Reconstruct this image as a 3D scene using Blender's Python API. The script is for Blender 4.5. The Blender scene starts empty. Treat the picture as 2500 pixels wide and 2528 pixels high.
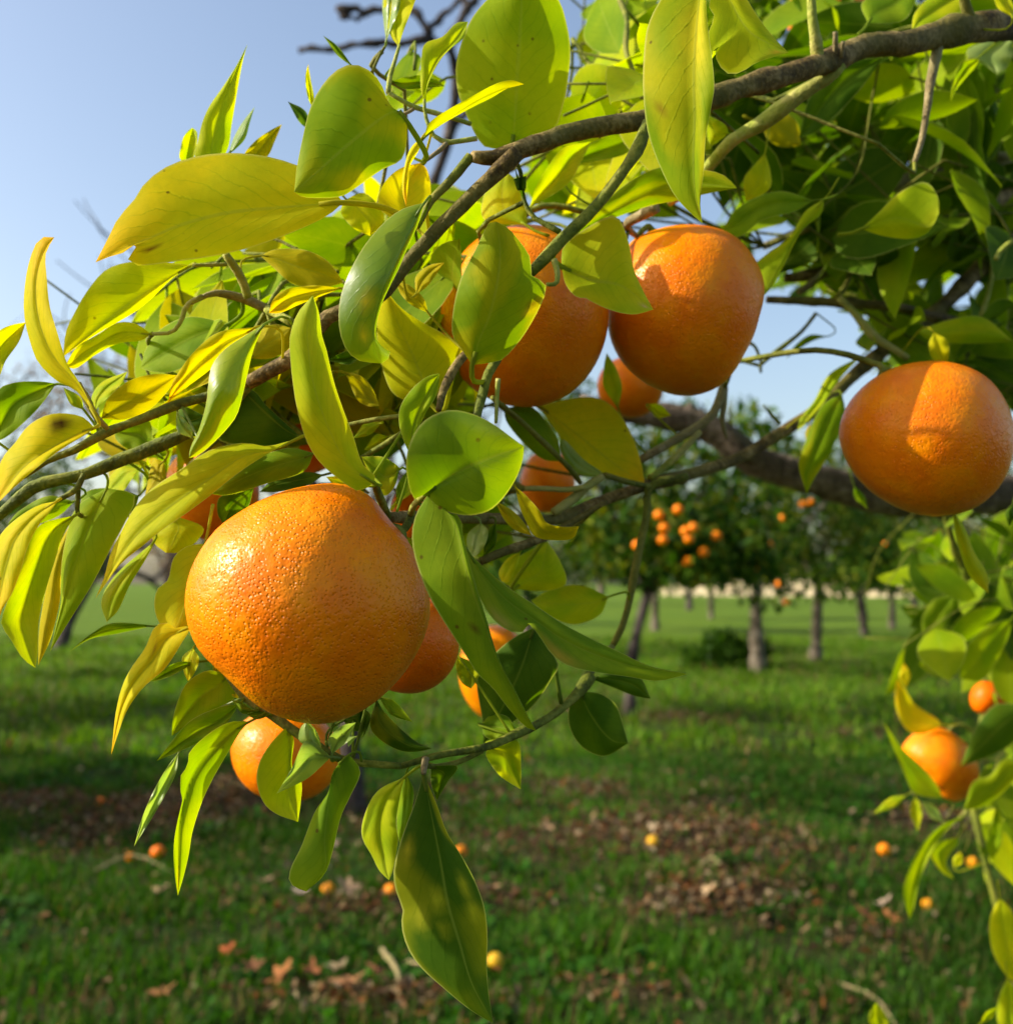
import bpy, math, random
import numpy as np
from mathutils import Vector

# ------------------------------------------------------------------ camera, sky, sun, exposure
scene = bpy.context.scene
F = 2680.0                                  # focal length in photo pixels (photo 2500 x 2528)
CAM_H = 1.5
TH = math.atan(176.0 / F)                   # horizon sits at row 1440
cam_d = bpy.data.cameras.new("camera")
cam = bpy.data.objects.new("camera", cam_d)
scene.collection.objects.link(cam)
cam.location = (0, 0, CAM_H)
cam.rotation_euler = (math.radians(90) + TH, 0, 0)
cam_d.sensor_fit = 'HORIZONTAL'; cam_d.sensor_width = 36.0
cam_d.lens = 36.0 * F / 2500.0
cam_d.clip_start = 0.02; cam_d.clip_end = 3000
cam_d.dof.use_dof = True
cam_d.dof.focus_distance = 0.405
cam_d.dof.aperture_fstop = 12.5
scene.camera = cam

SUN_AZ, SUN_EL = math.radians(-93), math.radians(31)   # azimuth from +Y, clockwise
SUN_DIR = Vector((math.sin(SUN_AZ) * math.cos(SUN_EL), math.cos(SUN_AZ) * math.cos(SUN_EL), math.sin(SUN_EL)))
world = bpy.data.worlds.new("World"); scene.world = world; world.use_nodes = True
wn = world.node_tree.nodes; wl = world.node_tree.links
sky = wn.new("ShaderNodeTexSky"); sky.sky_type = 'NISHITA'; sky.sun_disc = False
sky.sun_elevation = SUN_EL; sky.sun_rotation = SUN_AZ
sky.air_density = 1.0; sky.dust_density = 2.6; sky.ozone_density = .25
wl.new(sky.outputs[0], wn["Background"].inputs[0]); wn["Background"].inputs[1].default_value = 0.15
sun_d = bpy.data.lights.new("sun", 'SUN'); sun_d.energy = 4.7; sun_d.angle = math.radians(0.5)
sun_d.color = (1.0, 0.93, 0.80)
sun = bpy.data.objects.new("sun", sun_d); scene.collection.objects.link(sun)
sun.rotation_euler = SUN_DIR.to_track_quat('Z', 'Y').to_euler()
sun.location = SUN_DIR * 30
scene.view_settings.view_transform = 'Standard'; scene.view_settings.look = 'None'
scene.view_settings.exposure = 0.62; scene.view_settings.gamma = 1.0
scene.render.engine = 'CYCLES'
scene.cycles.max_bounces = 6; scene.cycles.transparent_max_bounces = 8
scene.cycles.transmission_bounces = 6; scene.cycles.diffuse_bounces = 3

# ------------------------------------------------------------------ helpers
rng = np.random.default_rng(7)
random.seed(7)
FWD = np.array([0, math.cos(TH), math.sin(TH)]); UP = np.array([0, -math.sin(TH), math.cos(TH)])
RT = np.array([1.0, 0, 0]); CAM = np.array([0, 0, CAM_H])
def P(px, py, d):
    px = np.asarray(px, float)[..., None]; py = np.asarray(py, float)[..., None]; d = np.asarray(d, float)[..., None]
    return CAM + RT * ((px - 1250) / F * d) + UP * ((1264 - py) / F * d) + FWD * d
def ground_pt(px, py, z=0.0):
    v = RT * ((px - 1250) / F) + UP * ((1264 - py) / F) + FWD
    return CAM + v * ((z - CAM_H) / v[2])
CROP = {'A': (0, 0, 900/1911), 'B': (800, 0, 900/1911), 'C': (1600, 0, 900/1911), 'D': (0, 800, 900/1911),
        'E': (800, 800, 900/1911), 'F': (1600, 800, 900/1911), 'G': (0, 1628, 900/1911), 'H': (800, 1628, 900/1911),
        'I': (1600, 1628, 900/1911), 'J': (400, 1100, 750/1911), 'K': (1400, 900, 1100/1911),
        'T': (0, 0, 2500/1911), 'N': (0, 0, 1.0)}
def pts(s, crop):
    out = []
    for tok in s.split():
        c = crop
        if ':' in tok: c, tok = tok.split(':')
        x, y = tok.split(',')[:2]
        ox, oy, k = CROP[c]
        out.append((ox + float(x) * k, oy + float(y) * k))
    return np.array(out, float).reshape(-1, 2)
def spline(p, n, per=8):
    """Catmull-Rom through p, resampled to n points evenly along its length."""
    p = np.asarray(p, float)
    if len(p) == 2:
        dense = p[0] + (p[1] - p[0]) * np.linspace(0, 1, 16)[:, None]
    else:
        q = np.vstack([2 * p[0] - p[1], p, 2 * p[-1] - p[-2]])
        t = np.linspace(0, 1, per, endpoint=False)[:, None]
        seg = []
        for i in range(1, len(q) - 2):
            a, b, c, d = q[i-1], q[i], q[i+1], q[i+2]
            seg.append(0.5 * (2*b + (c-a)*t + (2*a-5*b+4*c-d)*t**2 + (3*b-a-3*c+d)*t**3))
        dense = np.vstack(seg + [p[-1:]])
    s = np.concatenate([[0], np.cumsum(np.linalg.norm(np.diff(dense, axis=0), axis=1))])
    if s[-1] < 1e-9: return np.repeat(dense[:1], n, 0)
    u = np.linspace(0, s[-1], n)
    return np.stack([np.interp(u, s, dense[:, k]) for k in range(dense.shape[1])], 1)
WO = {}
def mesh_from(name, V, Fc, mat, cols=None, uv=None, smooth=True):
    me = bpy.data.meshes.new(name)
    V = np.asarray(V, float)
    if isinstance(Fc, np.ndarray):
        nv = Fc.shape[1]
        me.vertices.add(len(V)); me.vertices.foreach_set('co', V.ravel())
        me.loops.add(Fc.size); me.loops.foreach_set('vertex_index', Fc.ravel().astype(np.int32))
        me.polygons.add(len(Fc)); me.polygons.foreach_set('loop_start', np.arange(0, Fc.size, nv, dtype=np.int32))
        me.polygons.foreach_set('loop_total', np.full(len(Fc), nv, np.int32))
        me.update(calc_edges=True)
    else:
        me.from_pydata(V.tolist(), [], Fc); me.update()
    if cols is not None:
        ca = me.color_attributes.new('Col', 'FLOAT_COLOR', 'POINT')
        c4 = np.ones((len(V), 4)); c4[:, :3] = cols
        ca.data.foreach_set('color', c4.ravel())
    if uv is not None:
        ul = me.uv_layers.new(name='UVMap')
        li = np.empty(len(me.loops), np.int32); me.loops.foreach_get('vertex_index', li)
        ul.data.foreach_set('uv', np.asarray(uv, float)[li].ravel())
    if smooth: me.polygons.foreach_set('use_smooth', np.ones(len(me.polygons), bool))
    for m in (mat if isinstance(mat, (list, tuple)) else [mat]): me.materials.append(m)
    return me
def link(name, me, parent=None, origin=None, label=None, cat=None, group=None, kind=None):
    o = bpy.data.objects.new(name, me)
    scene.collection.objects.link(o)
    org = np.zeros(3) if origin is None else np.asarray(origin, float)
    if parent is not None:
        o.parent = parent; o.location = org - WO[parent.name]
    else: o.location = org
    WO[o.name] = org
    tag(o, label, cat, group, kind)
    return o
def tag(o, label=None, cat=None, group=None, kind=None):
    if label: o['label'] = label
    if cat: o['category'] = cat
    if group: o['group'] = group
    if kind: o['kind'] = kind
def build(name, V, Fc, mat, parent=None, cols=None, uv=None, origin=None, smooth=True, **kw):
    V = np.asarray(V, float)
    if origin is None: origin = V.mean(0)
    return link(name, mesh_from(name, V - origin, Fc, mat, cols, uv, smooth), parent, origin, **kw)
def frames(path):
    t = np.gradient(path, axis=0); t /= np.linalg.norm(t, axis=1)[:, None] + 1e-12
    ref = np.array([0.3, 0.2, 0.93]);
    if abs(t[0] @ ref) > .9: ref = np.array([1.0, 0, 0])
    n = np.cross(t[0], ref); n /= np.linalg.norm(n)
    N = []
    for i in range(len(path)):
        n = n - t[i] * (n @ t[i]); n /= np.linalg.norm(n) + 1e-12
        N.append(n.copy())
    N = np.array(N); return t, N, np.cross(t, N)
def tube(path, rad, k=8, rough=0.0, cap=True):
    path = np.asarray(path, float); n = len(path)
    t, N, Bn = frames(path)
    a = np.linspace(0, 2*np.pi, k, endpoint=False)
    r = np.asarray(rad, float)[:, None] * (1 + rough * rng.normal(size=(n, k)))
    V = path[:, None, :] + r[..., None] * (np.cos(a)[None, :, None] * N[:, None, :] + np.sin(a)[None, :, None] * Bn[:, None, :])
    V = V.reshape(-1, 3)
    i = np.arange(n - 1)[:, None] * k; j = np.arange(k)[None, :]; j2 = (j + 1) % k
    Q = np.stack([i + j, i + j2, i + k + j2, i + k + j], -1).reshape(-1, 4)
    faces = Q.tolist()
    if cap:
        faces.append(list(range(k))[::-1]); faces.append(list(range((n-1)*k, n*k)))
    return V, faces
class Joiner:
    def __init__(s): s.V = []; s.F = []; s.C = []; s.U = []; s.n = 0
    def add(s, V, Fc, col=None, uv=None):
        V = np.asarray(V, float)
        s.V.append(V); s.F += [[i + s.n for i in f] for f in Fc]
        c = np.zeros((len(V), 3)) if col is None else np.broadcast_to(np.asarray(col, float), (len(V), 3))
        s.C.append(c); s.U.append(np.full((len(V), 2), .5) if uv is None else uv); s.n += len(V)
    def arrays(s): return np.vstack(s.V), s.F, np.vstack(s.C), np.vstack(s.U)

# ------------------------------------------------------------------ materials
def new_mat(name):
    m = bpy.data.materials.new(name); m.use_nodes = True
    nt = m.node_tree; nt.nodes.clear()
    return m, nt
def nd(nt, typ, **kw):
    n = nt.nodes.new(typ)
    for k, v in kw.items():
        if k.startswith('i_'):
            key = k[2:].replace('_', ' ')
            n.inputs[key].default_value = v
        else: setattr(n, k, v)
    return n
def mth(nt, op, a, b=None, c=None):
    n = nt.nodes.new('ShaderNodeMath'); n.operation = op
    for i, v in enumerate((a, b, c)):
        if v is None: continue
        if isinstance(v, (int, float)): n.inputs[i].default_value = v
        else: nt.links.new(v, n.inputs[i])
    return n.outputs[0]
def mixc(nt, fac, a, b, mode='MIX'):
    n = nt.nodes.new('ShaderNodeMix'); n.data_type = 'RGBA'; n.blend_type = mode
    for i, v in ((0, fac), (6, a), (7, b)):
        if isinstance(v, (int, float)): n.inputs[i].default_value = v
        elif isinstance(v, tuple): n.inputs[i].default_value = (*v, 1)
        else: nt.links.new(v, n.inputs[i])
    return n.outputs[2]
def ramp(nt, fac, stops):
    n = nt.nodes.new('ShaderNodeValToRGB')
    while len(n.color_ramp.elements) < len(stops): n.color_ramp.elements.new(0.5)
    for e, (p, c) in zip(n.color_ramp.elements, stops): e.position = p; e.color = (*c, 1)
    nt.links.new(fac, n.inputs[0]); return n.outputs[0]
def noise(nt, vec, scale, detail=3, rough=.55, dist=0):
    n = nd(nt, 'ShaderNodeTexNoise'); n.inputs['Scale'].default_value = scale
    n.inputs['Detail'].default_value = detail; n.inputs['Roughness'].default_value = rough
    n.inputs['Distortion'].default_value = dist
    if vec is not None: nt.links.new(vec, n.inputs['Vector'])
    return n.outputs[0]
def sstep(nt, v, lo, hi):
    n = nt.nodes.new('ShaderNodeMapRange'); n.interpolation_type = 'SMOOTHSTEP'
    nt.links.new(v, n.inputs[0]); n.inputs[1].default_value = lo; n.inputs[2].default_value = hi
    return n.outputs[0]

def leaf_material(name='citrus_leaf', spec=.05, rough=.45):
    m, nt = new_mat(name)
    out = nd(nt, 'ShaderNodeOutputMaterial')
    col = nd(nt, 'ShaderNodeAttribute', attribute_name='Col').outputs[0]
    uvn = nd(nt, 'ShaderNodeUVMap', uv_map='UVMap').outputs[0]
    geo = nd(nt, 'ShaderNodeNewGeometry').outputs['Position']
    sep = nd(nt, 'ShaderNodeSeparateXYZ'); nt.links.new(uvn, sep.inputs[0])
    u, v = sep.outputs[0], sep.outputs[1]
    au = mth(nt, 'ABSOLUTE', mth(nt, 'SUBTRACT', u, 0.5))          # 0 midrib .. .5 margin
    nz = noise(nt, geo, 260, 3)
    mot = noise(nt, geo, 90, 4, .6)
    c = mixc(nt, mth(nt, 'MULTIPLY', sstep(nt, mot, .38, .68), .35), col, mixc(nt, 1.0, col, (1.25, 1.12, .8), 'MULTIPLY'))
    c = mixc(nt, mth(nt, 'MULTIPLY', sstep(nt, nz, .42, .7), .25), c, mixc(nt, 1.0, c, (.72, .8, .8), 'MULTIPLY'))
    # side veins run from the midrib towards margin and tip
    jit = mth(nt, 'MULTIPLY', mth(nt, 'SUBTRACT', mot, .5), .10)
    ph = mth(nt, 'ADD', mth(nt, 'SUBTRACT', mth(nt, 'MULTIPLY', v, 10.0), mth(nt, 'MULTIPLY', au, 6.5)), mth(nt, 'MULTIPLY', jit, 10))
    fr = mth(nt, 'ABSOLUTE', mth(nt, 'SUBTRACT', mth(nt, 'FRACT', ph), .5))
    vein = mth(nt, 'SUBTRACT', 1.0, sstep(nt, fr, 0.0, .085))
    vein = mth(nt, 'MULTIPLY', vein, mth(nt, 'SUBTRACT', 1.0, sstep(nt, au, .30, .47)))
    rib = mth(nt, 'SUBTRACT', 1.0, sstep(nt, au, .008, .026))
    c = mixc(nt, mth(nt, 'MULTIPLY', vein, .55), c, mixc(nt, 1.0, c, (.70, .82, .55), 'MULTIPLY'))
    c = mixc(nt, mth(nt, 'MULTIPLY', rib, .6), c, mixc(nt, .5, c, (.34, .40, .06)))
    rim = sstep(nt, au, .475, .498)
    c = mixc(nt, mth(nt, 'MULTIPLY', rim, .55), c, (.62, .62, .18))  # yellowish margin, with the bright edge highlight painted into its colour
    # small dark specks and scars
    vo = nd(nt, 'ShaderNodeTexVoronoi', i_Scale=105.0); nt.links.new(geo, vo.inputs['Vector'])
    sp = mth(nt, 'MULTIPLY', mth(nt, 'SUBTRACT', 1.0, sstep(nt, vo.outputs['Distance'], .05, .11)), sstep(nt, noise(nt, geo, 45, 2), .54, .62))
    c = mixc(nt, mth(nt, 'MULTIPLY', sp, .75), c, (.10, .05, .012))
    bs = nd(nt, 'ShaderNodeBsdfPrincipled'); nt.links.new(c, bs.inputs['Base Color'])
    bs.inputs['Specular IOR Level'].default_value = spec
    nt.links.new(mth(nt, 'ADD', rough, mth(nt, 'MULTIPLY', nz, .28)), bs.inputs['Roughness'])
    tr = nd(nt, 'ShaderNodeBsdfTranslucent')
    hs = nd(nt, 'ShaderNodeHueSaturation', i_Saturation=1.2, i_Value=1.3); nt.links.new(c, hs.inputs['Color'])
    nt.links.new(hs.outputs[0], tr.inputs[0])
    bh = mth(nt, 'ADD', mth(nt, 'MULTIPLY', mth(nt, 'ADD', vein, rib), -.22), mth(nt, 'MULTIPLY', nz, .5))
    bp = nd(nt, 'ShaderNodeBump', i_Strength=.42, i_Distance=.0006); nt.links.new(bh, bp.inputs['Height'])
    nt.links.new(bp.outputs[0], bs.inputs['Normal'])
    mx = nd(nt, 'ShaderNodeMixShader'); mx.inputs[0].default_value = .50
    nt.links.new(bs.outputs[0], mx.inputs[1]); nt.links.new(tr.outputs[0], mx.inputs[2])
    nt.links.new(mx.outputs[0], out.inputs[0])
    return m
def simple_leaf_material(name, trans=.4, rough=.5, val=1.3, spec=.08):
    m, nt = new_mat(name); out = nd(nt, 'ShaderNodeOutputMaterial')
    col = nd(nt, 'ShaderNodeAttribute', attribute_name='Col').outputs[0]
    geo = nd(nt, 'ShaderNodeNewGeometry').outputs['Position']
    c = mixc(nt, .35, col, mixc(nt, 1.0, col, ramp(nt, noise(nt, geo, 30, 3), [(.3, (.55, .6, .5)), (.7, (1.5, 1.4, 1.2))]), 'MULTIPLY'))
    bs = nd(nt, 'ShaderNodeBsdfPrincipled'); nt.links.new(c, bs.inputs['Base Color']); bs.inputs['Roughness'].default_value = rough
    bs.inputs['Specular IOR Level'].default_value = spec
    tr = nd(nt, 'ShaderNodeBsdfTranslucent')
    hs = nd(nt, 'ShaderNodeHueSaturation', i_Saturation=1.1, i_Value=val); nt.links.new(c, hs.inputs['Color']); nt.links.new(hs.outputs[0], tr.inputs[0])
    mx = nd(nt, 'ShaderNodeMixShader'); mx.inputs[0].default_value = trans
    nt.links.new(bs.outputs[0], mx.inputs[1]); nt.links.new(tr.outputs[0], mx.inputs[2]); nt.links.new(mx.outputs[0], out.inputs[0])
    return m
def orange_material():
    m, nt = new_mat('orange_peel'); out = nd(nt, 'ShaderNodeOutputMaterial')
    tc = nd(nt, 'ShaderNodeTexCoord').outputs['Object']
    n1 = noise(nt, tc, 45, 4, .6); n2 = noise(nt, tc, 160, 3)
    c = ramp(nt, n1, [(.30, (.84, .160, .001)), (.52, (.93, .235, .001)), (.72, (.95, .31, .002))])
    oi = nd(nt, 'ShaderNodeObjectInfo').outputs['Color']
    c = mixc(nt, 1.0, c, oi, 'MULTIPLY')
    c = mixc(nt, mth(nt, 'MULTIPLY', sstep(nt, n2, .60, .75), .2), c, (.92, .34, .006))
    vo = nd(nt, 'ShaderNodeTexVoronoi', i_Scale=760.0); vo.feature = 'SMOOTH_F1'; vo.inputs['Smoothness'].default_value = .6
    nt.links.new(tc, vo.inputs['Vector'])
    pit = mth(nt, 'SUBTRACT', 1.0, sstep(nt, vo.outputs['Distance'], .0, .45))
    big = noise(nt, tc, 260, 3, .6)
    h = mth(nt, 'ADD', mth(nt, 'MULTIPLY', pit, -.55), mth(nt, 'MULTIPLY', big, 1.1))
    c = mixc(nt, mth(nt, 'MULTIPLY', pit, .10), c, mixc(nt, 1.0, c, (.82, .62, .5), 'MULTIPLY'))  # pits tinted darker, painting the dimples' shading into the peel
    sc = mth(nt, 'MULTIPLY', sstep(nt, noise(nt, tc, 70, 5, .7, .6), .70, .78), .30)
    c = mixc(nt, sc, c, (.62, .36, .12))
    bs = nd(nt, 'ShaderNodeBsdfPrincipled'); nt.links.new(c, bs.inputs['Base Color'])
    bs.inputs['Roughness'].default_value = .29; bs.inputs['Specular IOR Level'].default_value = .17
    bp = nd(nt, 'ShaderNodeBump', i_Strength=.75, i_Distance=.00075); nt.links.new(h, bp.inputs['Height'])
    nt.links.new(bp.outputs[0], bs.inputs['Normal']); nt.links.new(bs.outputs[0], out.inputs[0])
    return m
def bark_material(name, cols, scale=1.0, bump=.0008):
    m, nt = new_mat(name); out = nd(nt, 'ShaderNodeOutputMaterial')
    geo = nd(nt, 'ShaderNodeNewGeometry').outputs['Position']
    n1 = noise(nt, geo, 60 * scale, 5, .65); n2 = noise(nt, geo, 420 * scale, 4, .6); n3 = noise(nt, geo, 14 * scale, 2)
    c = ramp(nt, mth(nt, 'ADD', mth(nt, 'MULTIPLY', n1, .65), mth(nt, 'MULTIPLY', n2, .35)), [(.40, cols[0]), (.5, cols[1]), (.60, cols[2])])
    if len(cols) > 3: c = mixc(nt, mth(nt, 'MULTIPLY', sstep(nt, n3, .45, .62), .6), c, cols[3])
    vo = nd(nt, 'ShaderNodeTexVoronoi', i_Scale=330.0 * scale); nt.links.new(geo, vo.inputs['Vector'])
    sp = mth(nt, 'SUBTRACT', 1.0, sstep(nt, vo.outputs['Distance'], .10, .22))
    c = mixc(nt, mth(nt, 'MULTIPLY', sp, .35), c, cols[2])
    bs = nd(nt, 'ShaderNodeBsdfPrincipled'); nt.links.new(c, bs.inputs['Base Color']); bs.inputs['Roughness'].default_value = .75
    bs.inputs['Specular IOR Level'].default_value = .25
    bp = nd(nt, 'ShaderNodeBump', i_Strength=1.0, i_Distance=bump * 2.2 / scale)
    nt.links.new(mth(nt, 'ADD', mth(nt, 'MULTIPLY', n2, .6), n1), bp.inputs['Height'])
    nt.links.new(bp.outputs[0], bs.inputs['Normal']); nt.links.new(bs.outputs[0], out.inputs[0])
    return m
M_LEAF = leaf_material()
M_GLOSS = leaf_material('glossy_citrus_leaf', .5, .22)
M_FAR = simple_leaf_material('far_foliage', .35, .5)
M_GRASS = simple_leaf_material('grass_blades', .40, .6)
M_DEAD = simple_leaf_material('dead_leaf', .18, .8, 1.1)
M_ORANGE = orange_material()
M_BARK = bark_material('brown_bark', [(.040, .024, .005), (.125, .082, .018), (.30, .215, .075), (.13, .125, .018)])
M_GREEN = bark_material('green_twig', [(.060, .075, .006), (.13, .155, .010), (.25, .25, .03), (.19, .17, .03)])
M_LIME = bark_material('lime_twig', [(.20, .24, .03), (.30, .33, .04), (.42, .40, .10), (.32, .27, .10)])
M_TAN = bark_material('tan_twig', [(.16, .12, .05), (.27, .21, .09), (.38, .31, .16), (.20, .19, .06)])
M_LIMB = bark_material('grey_limb', [(.05, .035, .025), (.12, .085, .06), (.24, .185, .14)], .3, .002)
M_TRUNK = bark_material('orchard_trunk', [(.09, .068, .045), (.19, .15, .105), (.32, .27, .20)], .12, .004)
M_DARKTRUNK = bark_material('dark_trunk', [(.035, .025, .02), (.08, .06, .05), (.15, .12, .10)], .12, .004)

# ------------------------------------------------------------------ ground
# litter patches: photo-pixel ellipses (cx, cy, rx, ry, weight) laid on the ground plane
PATCH = []
for cx, cy, rx, ry, w in [(420, 2010, 330, 75, 1.0), (150, 1990, 150, 45, .8), (1620, 2090, 420, 85, .95), (1800, 2230, 280, 80, .9),
                          (1000, 1990, 330, 80, .55), (1500, 1960, 330, 50, .55), (900, 2500, 330, 60, .9), (1700, 1772, 130, 18, .9),
                          (2130, 1815, 140, 18, .8), (2150, 2330, 190, 45, .65), (1250, 2240, 200, 50, .5), (950, 2260, 330, 40, .6),
                          (1450, 1750, 120, 16, .5), (2380, 2080, 160, 60, .6), (2050, 1630, 120, 8, .6), (560, 2230, 150, 40, .45),
                          (1500, 2470, 180, 40, .4), (2000, 2500, 120, 40, .35), (200, 2480, 120, 40, .35)]:
    a = ground_pt(cx - rx, cy); b = ground_pt(cx + rx, cy); f = ground_pt(cx, cy - ry); n = ground_pt(cx, cy + ry)
    PATCH.append(((a + b)[:2] / 2 * 0 + ((f + n)[:2] / 2), max(.15, (b[0] - a[0]) / 2), max(.15, (f[1] - n[1]) / 2), w))
def vnoise(x, y, seed, freq):
    r = np.random.default_rng(seed); s = np.zeros_like(np.asarray(x, float))
    for k in range(10):
        a = r.uniform(0, 2*np.pi); f = freq * r.uniform(.5, 1.8); p = r.uniform(0, 6.3)
        s += np.sin((x*np.cos(a) + y*np.sin(a)) * f + p)
    return s / 10 * 1.6
def litter(x, y):
    s = np.zeros_like(np.asarray(x, float))
    for c, rx, ry, w in PATCH:
        s = np.maximum(s, w * np.exp(-(((x - c[0]) / rx)**2 + ((y - c[1]) / ry)**2) * 1.1))
    return np.clip(s + .28 * vnoise(x, y, 3, 4.5) * (s > .08) + .10 * vnoise(x, y, 5, 1.6), 0, 1)
def gz(x, y):
    near = np.exp(-(np.hypot(x, y) / 40)**2)
    return (.03 * vnoise(x, y, 11, 1.1) + .012 * vnoise(x, y, 12, 4.0)) * near + .055 * litter(x, y) * (y < 12)
def ground_material():
    m, nt = new_mat('orchard_soil'); out = nd(nt, 'ShaderNodeOutputMaterial')
    geo = nd(nt, 'ShaderNodeNewGeometry').outputs['Position']
    col = nd(nt, 'ShaderNodeAttribute', attribute_name='Col').outputs[0]
    n1 = noise(nt, geo, 9, 5, .65); n2 = noise(nt, geo, 45, 4, .6); n3 = noise(nt, geo, .35, 3)
    c = mixc(nt, 1.0, col, ramp(nt, n1, [(.3, (.55, .58, .5)), (.7, (1.45, 1.4, 1.3))]), 'MULTIPLY')
    c = mixc(nt, .6, c, mixc(nt, 1.0, c, ramp(nt, n2, [(.3, (.45, .5, .4)), (.7, (1.6, 1.5, 1.5))]), 'MULTIPLY'))
    c = mixc(nt, .5, c, mixc(nt, 1.0, c, ramp(nt, n3, [(.35, (.75, .85, .8)), (.65, (1.3, 1.15, 1.0))]), 'MULTIPLY'))
    bs = nd(nt, 'ShaderNodeBsdfPrincipled'); nt.links.new(c, bs.inputs['Base Color']); bs.inputs['Roughness'].default_value = .95
    bs.inputs['Specular IOR Level'].default_value = .1
    bp = nd(nt, 'ShaderNodeBump', i_Strength=.9, i_Distance=.03); nt.links.new(mth(nt, 'ADD', n1, n2), bp.inputs['Height'])
    nt.links.new(bp.outputs[0], bs.inputs['Normal']); nt.links.new(bs.outputs[0], out.inputs[0])
    return m
M_SOIL = ground_material()
def grid_axis(lim, near, stepn, growth):
    v = [0.0]; s = stepn
    while v[-1] < lim:
        v.append(v[-1] + s)
        if v[-1] > near: s *= growth
    return np.array(v)
gxp = grid_axis(900, 9, .16, 1.18); gx = np.concatenate([-gxp[:0:-1], gxp])
gyp = grid_axis(1800, 14, .12, 1.13); gym = grid_axis(60, 4, .5, 1.4); gy = np.concatenate([-gym[:0:-1], gyp])
X, Y = np.meshgrid(gx, gy); Lt = litter(X, Y); Z = gz(X, Y)
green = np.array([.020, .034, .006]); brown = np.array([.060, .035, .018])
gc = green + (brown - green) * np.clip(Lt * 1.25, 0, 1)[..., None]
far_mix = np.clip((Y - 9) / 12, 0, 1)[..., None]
gc = gc * (1 - far_mix) + (np.array([.095, .165, .012]) * (1 - Lt[..., None]) + brown * Lt[..., None]) * far_mix  # far ground takes a grass colour, brightened to paint in sunlight
n0, n1_ = X.shape
idx = np.arange(n0 * n1_).reshape(n0, n1_)
Q = np.stack([idx[:-1, :-1], idx[:-1, 1:], idx[1:, 1:], idx[1:, :-1]], -1).reshape(-1, 4)
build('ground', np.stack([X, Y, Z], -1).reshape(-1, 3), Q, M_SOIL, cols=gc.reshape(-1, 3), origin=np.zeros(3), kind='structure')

# ---- grass blades and low clover leaves
def scatter(n, y0, y1, powr, margin=1.9):
    u = rng.random(n); y = (y0**powr + (y1**powr - y0**powr) * u)**(1 / powr)
    x = (rng.random(n) * 2 - 1) * (y * 1250 / F * margin + .4)
    return x, y
def blades(n, y0, y1, powr, h, w, keep, name, label, curve=.5, clover=.35, tint=(1, 1, 1)):
    x, y = scatter(n, y0, y1, powr)
    dens = 1 - keep * np.clip(litter(x, y) * 1.6, 0, 1)
    tuft = .5 + .5 * vnoise(x, y, 21, 7.0)
    ok = rng.random(n) < dens * (.12 + .88 * np.clip(tuft * 1.5 - .1, 0, 1)); x, y, tuft = x[ok], y[ok], tuft[ok]; n = len(x)
    base = np.stack([x, y, gz(x, y) - .003], 1)
    az = rng.uniform(0, 2*np.pi, n); d = np.stack([np.cos(az), np.sin(az), np.zeros(n)], 1); s = np.stack([-np.sin(az), np.cos(az), np.zeros(n)], 1)
    hh = h * rng.uniform(.45, 1.25, n) * (.55 + .8 * np.clip(tuft, 0, 1)); ww = w * rng.uniform(.6, 1.4, n)
    cl = rng.random(n) < clover
    ww = np.where(cl, ww * 3.2, ww); hh = np.where(cl, hh * .62, hh)
    lean = curve * rng.uniform(.2, 1.3, n)
    mid = base + d * (hh * lean * .35)[:, None] + np.array([0, 0, 1.]) * (hh * .6)[:, None]
    tip = base + d * (hh * lean)[:, None] + np.array([0, 0, 1.]) * (hh * np.where(cl, .72, 1.0))[:, None]
    V = np.stack([base - s * (ww * .35)[:, None], base + s * (ww * .35)[:, None], mid + s * (ww * .6)[:, None], tip, mid - s * (ww * .6)[:, None]], 1).reshape(-1, 3)
    k = np.arange(n)[:, None] * 5
    Fq = np.concatenate([k + np.array([0, 1, 2]), k + np.array([0, 2, 4]), k + np.array([4, 2, 3])], 0)
    t = rng.random(n)[:, None]; pat = np.clip(.5 + .5 * vnoise(x, y, 31, 1.2), 0, 1)[:, None]
    c = np.array([.020, .082, .006]) * (1 - t) + np.array([.062, .140, .010]) * t
    c = c * (.55 + .9 * pat) * (1 + .25 * np.clip(vnoise(x, y, 37, 6.0), -1, 1)[:, None]) * np.array(tint)
    dry = (rng.random(n) < .10 + .25 * litter(x, y))[:, None]
    c = np.where(dry, np.array([.17, .12, .05]) * (.5 + .7 * t), c)
    build(name, V, Fq, M_GRASS, cols=np.repeat(c, 5, 0), origin=np.zeros(3), smooth=False, label=label, cat='grass', kind='stuff')
blades(200000, 2.6, 9.5, 1.25, .085, .0055, .80, 'grass', 'short green grass and clover growing close under the orange branch')
blades(105000, 9.3, 30, .9, .13, .016, .75, 'grass', 'sunlit grass stretching between the far orchard trunks', clover=.2, tint=(2.2, 1.6, 1.3))  # tint paints the stronger sunlight into the far blades

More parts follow.
